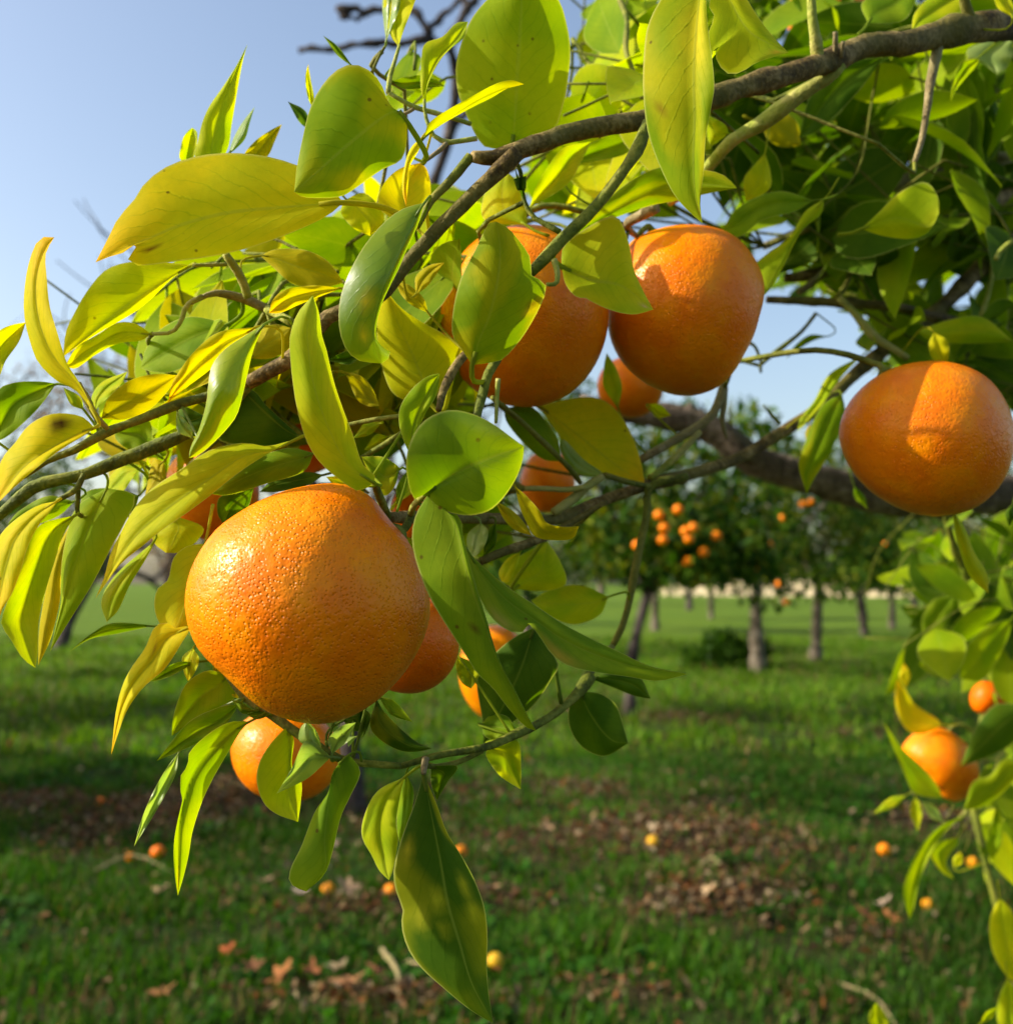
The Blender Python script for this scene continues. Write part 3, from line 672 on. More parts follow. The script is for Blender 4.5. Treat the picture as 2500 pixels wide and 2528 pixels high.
branch('N:2700,430 1911,1020 1700,1115 1500,1205 1300,1285 1100,1370 900,1430 720,1460', 'C', [1.05, .9, .86, .84, .82], [44, 36, 34, 32, 24], M_BARK)
branch('930,1420 850,1490 790,1530', 'C', [.82, .8], [22, 18], M_TAN)
branch('1740,1720 1600,1690 1450,1650 1300,1610 1150,1595 900,1580 620,1570', 'C', [.85, .8, .78], [30, 26, 20], M_BARK)
branch('1525,200 1500,330 1480,420 1462,560 1435,720 1395,850', 'C', [.58, .575, .575], [26, 22, 20, 17, 13], M_TAN, 'twig')
branch('890,345 880,230 862,120 850,-40', 'C', [.53, .522, .52], [36, 33, 26, 22], M_LIME, 'twig')
branch('980,290 980,165', 'C', [.53, .525], [16, 13], M_TAN, 'twig'); branch('1010,300 1020,215', 'C', [.53, .525], [14, 10], M_TAN, 'twig')
branch('1705,150 1670,60 1650,-40', 'C', [.59, .58], [40, 30, 26], M_GREEN, 'twig')
branch('1660,150 1550,95', 'C', [.59, .58], [10, 6], M_LIME, 'thorn')
# lower crossing branch
branch('N:2560,520 N:2430,650 1430,20 1250,130 1080,265 900,435 700,565 500,690 300,762 100,820 E:1880,800 E:1700,845 E:1450,930 E:1280,1005 E:1150,1030 E:900,1020 E:720,1015 E:560,1005 E:450,1012 E:340,1012', 'F',
       [1.0, .85, .78, .72, .66, .60, .54, .48, .425], [42, 36, 32, 31, 30, 30, 30, 30, 30], M_BARK, k=11, label='long brown branch curving under the fruit')
branch('1170,1110 1060,1155 950,1190 820,1245', 'E', [.52, .50], [24, 26, 22], M_BARK)
branch('1480,930 1330,1020 1230,1080 1160,1115', 'E', [.55, .53], [14, 22], M_BARK)
branch('1900,800 1710,850 1690,1000 1640,1230 1600,1450 1560,1590 1510,1690', 'E', [.62, .60, .60], [20, 20, 20, 18, 14], M_GREEN, 'twig')
branch('400,300 370,400 330,480 240,550 120,620 0,690 E:1780,640 E:1655,712', 'F', [.66, .65, .63], [18, 24, 24, 22, 18], M_TAN, 'twig')
branch('270,565 200,640 150,690 60,770 10,805', 'F', [.64, .62], [16, 20, 18], M_LIME, 'twig')
branch('405,330 395,430 388,510 410,600', 'F', [.66, .66], [14, 16, 10], M_TAN, 'twig')
branch('440,200 420,280 400,330', 'F', [.64, .65], [12, 12], M_GREEN, 'twig')
branch('1460,800 1380,850 1300,920 1200,990', 'E', [.56, .55], [20, 26, 24], M_LIME, 'twig')
branch('1470,790 1600,830 1700,850', 'E', [.57, .6], [14, 16], M_GREEN, 'twig')
branch('1050,862 1150,862 1280,868 1380,850', 'E', [.55, .55], [14, 16], M_LIME, 'twig')
branch('880,385 1000,480 1150,620 1290,760 1340,830', 'E', [.50, .53, .56], [14, 14, 12], M_GREEN, 'twig')
branch('910,180 860,260 830,370 800,480 790,600', 'E', [.46, .45, .44], [24, 26, 25, 22], M_GREEN, 'twig')
branch('912,285 905,400 900,520', 'E', [.45, .45], [14, 9], M_LIME, 'twig')
branch('745,150 690,220 645,300 615,380 600,450', 'E', [.46, .45, .44], [22, 26, 22, 16], M_BARK, 'twig')
branch('60,545 200,512 300,495 420,480', 'E', [.45, .44], [12, 14], M_GREEN, 'twig')
branch('200,700 300,640 400,575 470,540', 'E', [.45, .44], [15, 13], M_GREEN, 'twig')
branch('330,1010 300,930 270,850 255,800', 'E', [.425, .41, .395], [26, 22, 16], M_GREEN, 'twig')
branch('455,1005 470,950 540,880', 'E', [.415, .39, .37], [20, 18, 14], M_LIME, 'twig')
# upper small twigs
branch('770,650 680,620 560,585 470,560 400,520 335,485', 'B', [.47, .465, .46], [12, 14, 14, 10], M_LIME, 'twig')
branch('800,725 700,740 640,745 590,720 560,690 530,600 525,520', 'B', [.46, .455, .455], [14, 14, 12, 8], M_LIME, 'twig')
branch('640,750 600,790 520,850', 'B', [.455, .45], [12, 12, 9], M_TAN, 'twig')
branch('335,485 345,400 370,320 395,235', 'B', [.46, .465, .47], [14, 12, 9], M_LIME, 'twig')
branch('250,380 280,310 320,240', 'B', [.48, .48], [9, 7], M_GREEN, 'twig')
branch('470,570 420,595 380,590', 'B', [.46, .46], [10, 8], M_TAN, 'twig')
branch('1010,850 1030,900 1045,1040 1090,1130 1170,1180 1235,1215', 'B', [.46, .462, .458], [10, 12, 14, 16], M_GREEN, 'twig')
branch('1205,1360 1222,1430 1215,1485 1165,1490', 'B', [.45, .447], [18, 14, 10], M_LIME, 'twig')
branch('1670,520 1610,350 1580,250 1585,100 1540,-20', 'B', [.60, .62, .66], [12, 14, 12], M_GREEN, 'twig')
branch('1530,500 1450,400 1380,320 1300,200', 'B', [.64, .66], [10, 12], M_GREEN, 'twig')
branch('1640,1240 1580,1180 1660,1130 1740,1080', 'B', [.56, .54], [14, 26, 34], M_TAN, 'twig')
branch('1400,1620 1290,1570 1180,1540 1100,1540 1000,1590', 'A', [.47, .46, .455], [26, 26, 22, 16, 10], M_TAN, 'twig')
branch('1530,1690 1470,1655 1400,1620', 'A', [.45, .46], [24, 24], M_LIME, 'twig')
branch('1300,1560 1270,1470 1230,1400 1180,1330', 'A', [.46, .45], [22, 24, 20], M_LIME, 'twig')
branch('1060,1550 980,1600 950,1680 900,1740 800,1750', 'A', [.455, .455], [12, 14, 11, 10], M_LIME, 'twig')
branch('200,1380 1190,1385 1010,1390'.replace('200,1380 ', ''), 'A', [.45, .445], [11, 10], M_LIME, 'twig')
branch('440,785 410,850 380,880 300,925', 'D', [.44, .435], [14, 18, 12], M_GREEN, 'twig')
branch('410,870 405,980 430,1010', 'D', [.44, .445], [14, 10], M_GREEN, 'twig')
branch('560,545 500,480 440,370 410,310', 'D', [.42, .41, .405], [14, 20, 16], M_LIME, 'twig')
# twigs below the large orange
branch('1190,80 1290,210 1430,295 1560,390 1680,465 1760,515 1900,545 H:200,545 H:400,560', 'G', [.43, .425, .425, .42], [18, 22, 20, 20, 18], M_GREEN, k=9)
branch('J:390,1395 1190,85', 'G', [.432, .43], [10, 14], M_GREEN, 'twig')
branch('E:1340,1900 1390,90 1310,195 1170,310 1000,395 850,460 620,500 400,562', 'H', [.52, .50, .47, .44, .425], [24, 26, 22, 22, 20, 16], M_GREEN, k=9)
branch('E:1510,1690 E:1450,1760 E:1380,1850 1370,110', 'H', [.60, .56, .53], [14, 14, 16], M_GREEN, 'twig')
branch('830,480 700,540 600,560 540,560', 'H', [.45, .43], [14, 14], M_GREEN, 'twig')
branch('530,520 520,600', 'H', [.425, .42], [22, 14], M_TAN, 'twig')
# thin twigs in the sky gap and dangling at right
branch('880,1640 800,1740 700,1820 590,1910 F:590,255', 'C', [.80, .80], [10, 11, 12, 7], M_GREEN, 'twig')
branch('510,90 560,120 590,200', 'F', [.70, .78], [9, 8], M_LIME, 'twig')
branch('1000,1560 1080,1640 1180,1760 1320,1850 1360,1880', 'C', [.76, .76], [18, 20, 16], M_LIME, 'twig')
branch('1080,1230 1085,1330 1040,1480 990,1560', 'C', [.82, .78], [16, 14], M_GREEN, 'twig')
branch('1300,1310 1260,1430 1220,1570', 'C', [.84, .84], [14, 12], M_LIME, 'twig')
branch('1911,1260 1850,1310 1820,1360', 'C', [.7, .7], [14, 14], M_LIME, 'twig')
branch('1890,1100 1870,1400 1860,1700 1850,1911', 'C', [.95, .95], [22, 22, 18], M_TAN, 'twig')
branch('1810,1350 1790,1500 1745,1660', 'C', [.84, .84], [13, 12], M_LIME, 'twig')
branch('700,1500 610,430', 'F', [.7, .7], [1, 1], M_GREEN, 'thorn') if False else branch('690,525 640,470 600,420', 'F', [.70, .70], [12, 8, 3], M_GREEN, 'thorn')
# right-hand hanging bunch
branch('N:2900,1350 N:2640,1480 N:2500,1560 N:2440,1690 N:2420,1830 N:2400,1960 N:2420,2080 N:2450,2200 N:2480,2330 N:2520,2480', 'N', [1.75, 1.5, 1.3, 1.22, 1.2, 1.2], [26, 16, 12, 10, 9, 7], M_GREEN)
branch('N:2500,1560 N:2420,1480 N:2360,1360 N:2330,1260', 'N', [1.3, 1.2, 1.15], [10, 9, 7], M_GREEN)
branch('N:2425,1840 N:2390,1990 N:2370,2020', 'N', [1.2, 1.18], [8, 6], M_LIME, 'twig')

# ---- leaves
KIND = {'y': ((.55, .55, .006), (.47, .53, .008), (.64, .53, .006)), 'yo': ((.68, .57, .006), (.60, .56, .008), (.78, .46, .006)),
        'l': ((.34, .46, .008), (.46, .50, .008), (.42, .50, .03)), 'g': ((.150, .265, .010), (.23, .33, .012), (.25, .34, .006)),
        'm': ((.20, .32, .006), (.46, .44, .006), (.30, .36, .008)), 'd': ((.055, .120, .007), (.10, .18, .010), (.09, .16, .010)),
        'o': ((.40, .36, .006), (.50, .42, .006), (.46, .38, .008)), 'p': ((.26, .38, .09), (.32, .42, .10), (.36, .46, .12)),
        'k': ((.24, .37, .006), (.33, .42, .008), (.30, .40, .008)), 'dm': ((.055, .120, .007), (.26, .28, .010), (.11, .20, .010))}
def pigment(kind, t, u, seed):
    r = np.random.default_rng(seed); a, b, c = (np.array(x) for x in KIND[kind])
    s = np.zeros_like(t)
    for _ in range(6): s += np.sin(t * r.uniform(3, 13) + u * r.uniform(-5, 5) + r.uniform(0, 6.3))
    s = np.clip(.5 + .28 * s, 0, 1)
    if kind in ('m', 'dm'): s = np.clip((s - .45) * 2.2, 0, 1) * (.35 + .65 * np.abs(u))
    col = a + (b - a) * s[..., None]
    w = np.clip((t - .62) / .38, 0, 1)**1.5
    return col * (1 - w[..., None]) + c * w[..., None]
NLEAF = [0]
def put_leaf(Vg, tt, uu, kind, parent, extra=None, label=None, spot=None, mat=None):
    n, k = tt.shape
    idx = np.arange(n * k).reshape(n, k)
    Q = np.stack([idx[:-1, :-1], idx[:-1, 1:], idx[1:, 1:], idx[1:, :-1]], -1).reshape(-1, 4).tolist()
    NLEAF[0] += 1
    col = pigment(kind, tt, uu, 1000 + NLEAF[0])
    if spot:
        for (st, su, sr, sc_) in spot:
            f = np.exp(-(((tt - st) / sr)**2 + ((uu - su) / (sr * 3.2))**2) * 1.6)[..., None]; col = col * (1 - f) + np.array(sc_) * f
    j = Joiner(); uv = np.stack([uu * .5 + .5, tt], -1).reshape(-1, 2)
    j.add(Vg.reshape(-1, 3), Q, col.reshape(-1, 3), uv)
    if extra is not None:
        path, r = extra
        V, Fc = tube(path, np.linspace(r * .8, r, len(path)), 6)
        j.add(V, Fc, col[0].mean(0) * .8)
    V, Fc, C, U = j.arrays()
    o = build('leaf', V, Fc, mat or M_LEAF, parent, cols=C, uv=U, origin=Vg[0, k // 2], label=label)
    return o
def leaf(crop, kind, d, base, tip, mid, left, right, zl=None, zr=None, gloss=False, wave=.0012, n=22, hk=6, label=None, spot=None, pet=True):
    b, t_ = pts(base, crop), pts(tip, crop)
    m = np.vstack([b, pts(mid, crop), t_]) if mid else np.vstack([b, t_])
    Lf = np.vstack([b, pts(left, crop), t_]); Rt = np.vstack([b, pts(right, crop), t_])
    m, Lf, Rt = spline(m, n), spline(Lf, n), spline(Rt, n)
    if not mid:                                      # midrib halfway when none was traced
        m = spline((Lf + Rt) / 2, n)
    tt = np.linspace(0, 1, n); s = np.sin(np.pi * np.clip(tt, 0, 1))**.6
    dm = np.interp(tt, np.linspace(0, 1, len(d)), d)
    zl = rng.uniform(-.007, .009) if zl is None else zl; zr = rng.uniform(-.007, .009) if zr is None else zr
    bow = rng.uniform(-.004, .004)
    cols_ = []; us = []
    for sgn, E, z in ((-1, Lf, zl), (1, Rt, zr)):
        rg = range(hk, 0, -1) if sgn < 0 else range(0, hk + 1)
        for i in rg:
            u = i / hk
            p2 = m + (E - m) * u
            ph = rng.uniform(0, 6.3) if i == hk else 0
            dd = dm + z * s * (u**1.25) + bow * np.sin(np.pi * tt) + (wave * np.sin(tt * 17 + sgn * 1.3 + NLEAF[0]) * u**2 * s)
            dd = dd - .0016 * s * 4 * u * (1 - u)
            cols_.append(P(p2[:, 0], p2[:, 1], dd)); us.append(sgn * u)
    Vg = np.stack(cols_, 1); uu = np.tile(np.array(us), (n, 1)); t2 = np.tile(tt[:, None], (1, len(us)))
    B = Vg[0, len(us) // 2]; q, owner, dist = near_branch(B)
    dirb = Vg[0, len(us)//2] - Vg[2, len(us)//2]; dirb /= np.linalg.norm(dirb) + 1e-9
    wid = np.linalg.norm(Vg[n//2, 0] - Vg[n//2, -1]); r = float(np.clip(wid * .035, .0006, .0013))
    inner = Vg[2, len(us)//2]
    if pet and dist < .05: path = spline(np.array([inner, B, B + dirb * min(.3 * dist, .008) + (q - B) * .3, q]), 9)
    else: path = spline(np.array([inner, B, B + dirb * .006, B + dirb * .014 + np.array([0, 0, .002])]), 7)
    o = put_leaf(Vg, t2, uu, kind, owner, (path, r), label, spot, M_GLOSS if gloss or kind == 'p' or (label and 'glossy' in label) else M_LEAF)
    return o
BROWN = (.20, .075, .015); DK = (.10, .045, .012); YEL = (.62, .50, .02)
# upper left
leaf('A', 'yo', [.425, .415, .40], '1800,1060', '500,1375', '1500,1085 1200,1115 950,1180 800,1245 690,1285 590,1335', '1680,930 1550,862 1380,815 1180,800 1000,825 850,885 750,970 700,1050 620,1140 560,1260',
     '1700,1140 1500,1230 1300,1300 1100,1345 900,1372 740,1392 668,1376 700,1310 735,1262 650,1322 600,1335', zl=.010, zr=-.004, label='large golden yellow leaf with torn tip', spot=[(.72, .5, .03, BROWN), (.97, .6, .03, BROWN)])
leaf('A', 'y', [.45, .455, .46], '1000,1390', '330,1870', '850,1480 680,1590 500,1730', '880,1375 700,1370 560,1410 460,1520 390,1640 345,1740', '900,1460 800,1560 700,1640 560,1720 430,1800')
leaf('A', 'yo', [.40, .40, .41], 'D:510,490', '285,1243', 'D:420,330 290,1880 225,1750 190,1600 190,1450 235,1310', 'D:400,350 D:300,300 200,1900 160,1800 130,1680 125,1550 150,1380 205,1252', 'D:440,350 D:400,280 350,1900 300,1740 260,1600 245,1450 240,1330', zl=.006, zr=-.006)
leaf('A', 'y', [.42, .43], '-150,2000', '135,1690', '', '-60,1800 0,1730 70,1700', '-20,1990 30,1890 100,1790')
leaf('A', 'y', [.455, .46], '790,1750', '340,1920', '', '720,1700 620,1690 500,1760 400,1820', '740,1785 620,1800 500,1860 400,1930')
leaf('A', 'l', [.47, .475, .48], '1100,900', '1297,230', '1120,700 1180,500', '1020,820 1035,750 1060,640 1100,550 1170,450 1240,340', '1190,790 1215,650 1240,500 1270,330')
leaf('A', 'l', [.49, .49], '985,880', '1010,668', '', '942,830 945,780 960,720 990,680', '1025,800 1035,700')
leaf('A', 'p', [.48, .485], '1195,810', '1335,558', '', '1225,720 1270,640', '1235,780 1285,725 1310,640')
leaf('A', 'o', [.485, .49], '1320,850', '1478,650', '', '1280,810 1340,735 1420,680', '1400,820 1440,740')
leaf('A', 'y', [.48, .48], '1640,570', '1615,335', '', '1610,500 1600,400', '1648,520 1630,420')
leaf('A', 'd', [.49, .49], '1640,690', '1508,530', '', '1570,640', '1600,580')
leaf('B', 'g', [.48, .48], '150,350', '-5,185', '', '70,290 30,235', '110,290 60,230')
leaf('B', 'm', [.405, .40, .395], '435,640', 'A:1542,1005', '360,580 150,740 -40,905', '350,560 300,440 240,370 150,335 60,370 -20,460 A:1620,580 A:1580,750 A:1555,880', '430,760 400,840 300,890 200,960 100,1025 A:1700,1037 A:1590,1032', zl=.006, zr=.004, label='blunt green-yellow leaf overlapping the golden leaf')
leaf('B', 'k', [.478, .468, .46], '985,775', '1040,-120', '1003,560 1015,350 1030,120', '850,772 790,700 740,590 700,480 690,350 720,220 770,100 850,0 940,-70', '1190,690 1250,560 1280,400 1290,250 1270,120 1230,0 1140,-80', zl=.007, zr=.006, label='broad veined green leaf standing above the main branch', n=26)
leaf('B', 'y', [.43, .425, .42], '525,720', '1048,440', '560,690 760,550 900,480', '545,650 620,590 780,500 900,437 980,418', '620,650 760,570 880,510 960,462')
leaf('B', 'y', [.47, .475], '390,240', '420,-150', '', '350,190 318,90 312,0 340,-80', '420,150 460,50 485,-30 470,-100')
leaf('B', 'p', [.475, .475], '325,215', '335,-80', '', '312,120 305,0', '365,120 400,0')
leaf('B', 'g', [.475, .47], '355,425', '632,450', '', '450,395 560,400', '420,465 530,460')
leaf('B', 'l', [.46, .465], '525,540', '755,112', '540,430 590,320 660,240', '505,450 510,300 530,225 620,190 690,120', '548,430 605,320 660,255 728,200')
leaf('B', 'yo', [.43, .425], '520,710', '430,1080', '', '450,780 415,900 410,1000', '500,780 450,870 440,960')
leaf('B', 'yo', [.47, .48], '490,1200', '510,850', '', '330,1130 280,1050 320,950 400,880', '550,1120 560,1000 545,900')
leaf('B', 'y', [.48, .48], 'A:1800,1050', '240,1235', '', '90,1120 160,1200', '210,1010 310,1110 300,1180')
leaf('B', 'm', [.415, .405, .41], 'C:285,-160', 'C:284,1170', 'C:268,0 C:250,200 C:240,420 C:245,620 C:238,800 C:245,1000', '1840,-100 1760,0 1700,120 1678,250 1670,450 1688,650 1722,780 1795,950 C:150,1040 C:215,1110', 'C:300,-60 C:308,100 C:345,420 C:330,560 C:300,720 C:290,900 C:272,1060',
     zl=.010, zr=-.006, label='long yellow-green leaf hanging across the main branch', n=28, spot=[(.55, -.7, .02, BROWN), (.5, -.4, .012, DK), (.97, 0, .04, BROWN), (.25, .2, .25, (.66, .56, .02))])
leaf('B', 'l', [.46, .452, .46], '1245,1400', '1725,1622', '1400,1470 1560,1500', '1255,1290 1380,1190 1525,1130 1590,1250 1620,1400 1665,1510', '1265,1490 1320,1555 1370,1562 1400,1580 1500,1625 1620,1648', zl=.006, zr=-.006, label='pale lime leaf lying over the two fruits', spot=[(.9, .3, .05, (.55, .42, .2))])
leaf('B', 'm', [.44, .432, .43], 'E:775,215', '900,1160', '812,1780 870,1640 915,1430 920,1270', '720,1830 670,1750 680,1600 720,1450 790,1310 850,1190 875,1158', 'E:880,200 940,1880 1030,1780 1110,1650 1162,1530 1150,1472 1090,1450 1080,1350 1030,1270 960,1190', zl=.006, zr=.008, label='mottled green leaf in front of the left fruit of the pair', spot=[(.45, .85, .05, (.55, .40, .04)), (.47, .8, .022, DK)])
leaf('B', 'g', [.41, .395, .40], '525,1062', '300,1905', '470,1150 400,1300 320,1480 275,1620 255,1750', '420,1090 330,1150 230,1260 150,1390 90,1540 75,1680 100,1800 160,1880 240,1900', '495,1170 440,1290 395,1400 345,1500 300,1600 272,1720 285,1800 355,1855', zl=.004, zr=.010, label='glossy green leaf hanging in front of the slanting branch', spot=[(.62, -.3, .07, YEL), (.8, -.3, .06, YEL)])
leaf('B', 'y', [.48, .475], 'E:560,420', '330,1530', 'E:480,200 390,1700', 'E:380,380 E:310,250 275,1750 290,1600', 'E:660,260 E:720,150 640,1759 500,1680 400,1610')
leaf('B', 'o', [.46, .465], '480,1545', '630,1375', '', '480,1450 550,1390', '540,1500 600,1420')
leaf('B', 'o', [.465, .465], '545,1640', '380,1480', '', '460,1600 400,1540', '520,1560 440,1490')
leaf('B', 'm', [.50, .505, .49], '1320,1230', 'C:465,985', '1500,1110 1680,1010 C:200,960', '1340,1190 1450,1080 1560,980 1700,895 1800,872 C:300,890 C:400,920', '1380,1205 1500,1150 1700,1080 C:150,1050 C:330,1010')
leaf('B', 'l', [.54, .55], '1075,1090', '1400,740', '', '1110,980 1180,860 1260,770', '1270,970 1350,840')
leaf('B', 'l', [.52, .53], '1060,1180', '960,900', '', '850,1160 830,1050 880,950', '1060,1080 1020,960')
leaf('B', 'd', [.462, .46], '1045,1050', '1000,880', '', '990,930 1015,1000', '1058,920 1052,1000')
leaf('B', 'g', [.56, .56], '1250,870', '1640,700', '', '1380,760 1520,700', '1500,830 1600,790')
# upper right
leaf('C', 'l', [.44, .435, .43], '380,-90', '735,275', '430,0 520,150 640,228', '470,-60 520,0 570,80 650,185', '330,-30 318,40 345,90 306,200 330,312 345,240 360,320 410,382 480,380 560,330 620,308', zl=.004, zr=-.006, label='bright lime leaf with notched edge by the main branch', spot=[(.9, .4, .05, (.62, .40, .03))])
leaf('C', 'l', [.62, .61], '1115,1200', '1525,1115', '1300,1140 1470,1190', '1200,1120 1300,1020 1420,955 1480,970 1520,1040', '1250,1240 1380,1250 1470,1212', label='bright lime leaf facing the light above the right fruit')
leaf('C', 'g', [.60, .60], '865,1050', '385,1210', '', '700,1000 550,1040 450,1110', '760,1110 600,1150 480,1240')
leaf('C', 'l', [.62, .61], '920,1045', '595,1560', '860,1120 770,1240 680,1400', '820,1110 740,1240 620,1330 550,1400 570,1490', '905,1120 800,1215 720,1370 650,1500')
leaf('C', 'y', [.64, .64], '612,800', '510,1052', '', '550,870 500,940', '640,900 640,980 580,1030')
leaf('C', 'p', [.70, .70], '1911,180', '1830,390', '', '1700,240 1670,290 1740,330', '1911,280 1880,350')
leaf('C', 'k', [.66, .66], '1730,300', '1585,530', '', '1640,330 1590,450', '1720,340 1620,460')
leaf('C', 'l', [.74, .74], '1911,1790', '1405,1740', '', '1750,1660 1560,1680', '1700,1800 1500,1790')
leaf('C', 'yo', [.72, .72], '1500,1740', '1560,1905', '', '1470,1800 1490,1880', '1570,1790 1575,1870')
leaf('C', 'd', [.66, .67], '1230,300', '790,720', '', '1000,330 850,500', '1100,480 900,680')
leaf('C', 'g', [.62, .63], '1150,120', '1400,-100', '', '1130,0', '1330,110 1400,0')
leaf('C', 'l', [.60, .61], '1380,160', '1680,-90', '', '1400,60 1520,-50', '1560,100 1680,20')
leaf('C', 'y', [.58, .58], '1911,90', '1820,-120', '', '1830,40 1810,-40', '1911,20')
leaf('C', 'o', [.72, .72], '600,640', '800,760', '', '690,580 780,640', '620,720 700,770')
leaf('C', 'g', [.80, .80], '940,70', '720,-60', '', '800,60', '880,-50')
leaf('C', 'l', [.56, .56], '420,700', '310,600', '', '330,760 305,680', '400,650')
leaf('F', 'l', [.74, .74], '1120,165', '780,560', '', '950,260 870,400 800,490', '1010,280 900,440 830,520')
leaf('F', 'm', [.72, .72], '1015,365', '830,890', '', '900,440 800,680 790,760', '1030,480 960,660 870,810')
leaf('F', 'g', [.82, .82], '945,65', '720,182', '', '850,55 770,110', '870,85 790,130')
leaf('F', 'y', [.60, .60], '1595,975', '1782,1412', '', '1605,1080 1645,1230 1690,1330', '1665,1080 1705,1190 1775,1310', label='bright yellow leaf dangling under the right fruit')
leaf('F', 'o', [.73, .73], '850,520', '830,625', '', '822,570', '862,580')
leaf('F', 'g', [.9, .9], '1080,850', '1150,970', '', '1080,910', '1130,900')
# left middle
leaf('D', 'y', [.438, .43, .425], '1560,600', '500,1440', '1440,660 1280,690 1100,810 900,950 720,1100 600,1270', '1400,640 1280,622 1100,660 950,760 800,860 700,970 630,1100 580,1200 545,1330', '1400,682 1250,780 1100,900 980,990 850,1080 740,1170 640,1250 570,1340', zl=.008, zr=-.004, label='long curved yellow leaf left of the large orange', n=26)
leaf('D', 'g', [.448, .442], '1645,675', '1095,885', '', '1500,650 1300,720 1180,800', '1590,775 1400,835 1250,885 1160,898', zl=.006, zr=.006)
leaf('D', 'k', [.395, .38, .385], '1385,0', '990,702', '1310,100 1220,290 1130,440 1050,590', '1300,50 1180,130 1110,220 1090,330 1080,420 1040,560 1000,640', '1330,130 1300,250 1270,380 1240,480 1180,560 1100,640 1030,692', zl=.003, zr=.009, label='glossy green leaf with bright sheen along its midrib')
leaf('D', 'yo', [.42, .425], '1345,15', '880,412', '', '1150,40 1030,130 950,230 900,320', '1290,80 1100,240 980,330')
leaf('D', 'o', [.435, .43], '530,495', '930,268', '', '565,390 670,300 800,262', '650,500 780,450 880,350')
leaf('D', 'l', [.44, .445], '500,450', '668,248', '', '480,380 540,300', '600,350 645,300')
leaf('D', 'l', [.43, .43], '440,450', '330,330', '', '370,420', '420,380')
leaf('D', 'g', [.43, .44], '295,312', '-60,620', '', '200,300 60,310 -20,370', '210,430 110,530 20,600')
leaf('D', 'yo', [.41, .40, .395], '495,545', '-40,965', '420,570 270,650 130,745 30,870', '440,490 350,468 250,475 150,530 80,620 0,730', '440,585 360,632 260,700 150,790 60,870', zl=.008, zr=-.004, label='golden leaf with a dark brown blotch at the left edge', spot=[(.25, -.62, .10, (.07, .02, .006)), (.25, -.62, .06, (.05, .015, .004)), (.40, -.7, .012, DK), (.55, .1, .02, BROWN)])
leaf('D', 'yo', [.43, .42, .41], '300,928', '-10,1560', '', '200,950 100,1010 30,1070 0,1110 -45,1250 -50,1400', '262,985 200,1060 145,1170 110,1290 60,1420 15,1490', zl=.006, zr=-.003)
leaf('D', 'l', [.44, .435, .43], '400,1000', '185,1802', '', '200,1060 110,1250 30,1480 5,1570 60,1660 120,1755', '335,1100 285,1250 245,1380 205,1550 198,1720')
leaf('D', 'k', [.45, .445, .44], '560,860', '262,1718', '470,1050 380,1300', '400,960 340,1150 320,1300 320,1450 290,1600', '710,900 645,1060 590,1160 480,1370 380,1530', label='large lime-green leaf hanging below the yellow leaf')
leaf('D', 'o', [.455, .45], '400,990', '200,1792', '', '290,1200 240,1400 205,1600', '325,1300 315,1450 265,1650')
leaf('D', 'l', [.46, .455], '820,1130', '560,1562', '', '640,1280 560,1380 530,1470', '760,1240 680,1370 620,1500')
leaf('D', 'y', [.425, .42], '1075,1150', '920,1605', '1050,1250 990,1430', '980,1165 910,1225 880,1340 825,1390 808,1480 840,1575', '1130,1300 1090,1450 1010,1600', zl=.004, zr=.004, spot=[(.98, -.3, .03, BROWN)])
leaf('D', 'yo', [.42, .415, .41], '1005,1590', 'G:583,500', '', '830,1572 760,1700 690,1800 640,1900 G:605,290', '960,1660 870,1800 G:750,150 G:665,270 G:610,420', zl=.004, zr=-.004, label='yellow drooping leaf with brown tip below the lobed leaf', spot=[(1, 0, .05, (.16, .05, .01)), (.3, -.3, .04, (.30, .16, .02))])
leaf('D', 'g', [.46, .455], '810,1580', '365,1718', '', '600,1566 480,1620', '620,1622 470,1652')
leaf('D', 'd', [.458, .452], '1590,600', '1265,340', '1480,540', '1440,640 1150,612 1160,470', '1520,540 1400,430 1335,352')
leaf('D', 'd', [.44, .44], '1070,480', '935,560', '', '960,430 930,480', '1060,570 1000,590')
leaf('D', 'p', [.41, .41], '1010,600', '925,455', '', '930,560', '1000,540')
leaf('D', 'g', [.47, .475], '1200,0', '735,228', '', '1000,-40 850,20 770,120', '1080,150 920,245 800,250')
leaf('D', 'o', [.455, .455], '1310,180', '1525,20', '', '1330,60 1430,0', '1420,180 1520,120')
leaf('A', 'yo', [.43, .43], '1790,1510', '1410,1640', '', '1650,1495 1500,1515 1430,1570', '1700,1545 1560,1600 1470,1640')
leaf('A', 'o', [.47, .47], '1365,1340', '1800,1480', '', '1450,1305 1600,1310 1720,1370', '1430,1400 1540,1490 1700,1505')
leaf('D', 'l', [.385, .378, .38], 'E:262,832', 'A:1640,1548', '1825,735 1720,540 1640,300 1610,50 A:1625,1650', '1880,875 1800,830 1680,730 1610,620 1570,500 1540,350 1520,160 1520,60 A:1560,1640', 'E:272,800 E:200,730 1850,580 1800,450 1750,300 1705,110 A:1690,1780 A:1672,1640', zl=.004, zr=.006, label='lime-yellow leaf hanging just above the large orange', n=26)
leaf('E', 'l', [.40, .40], '255,850', '10,800', '', '100,800', '150,875 60,850')
leaf('D', 'd', [.455, .455], '1700,790', '1360,880', '', '1600,775 1450,800', '1600,850 1450,880')
leaf('D', 'd', [.46, .46], '1330,860', '1180,1060', '', '1160,900 1140,990', '1300,960 1240,1030')
leaf('D', 'o', [.46, .455], '860,720', '760,900', '', '800,720', '870,850 800,890')
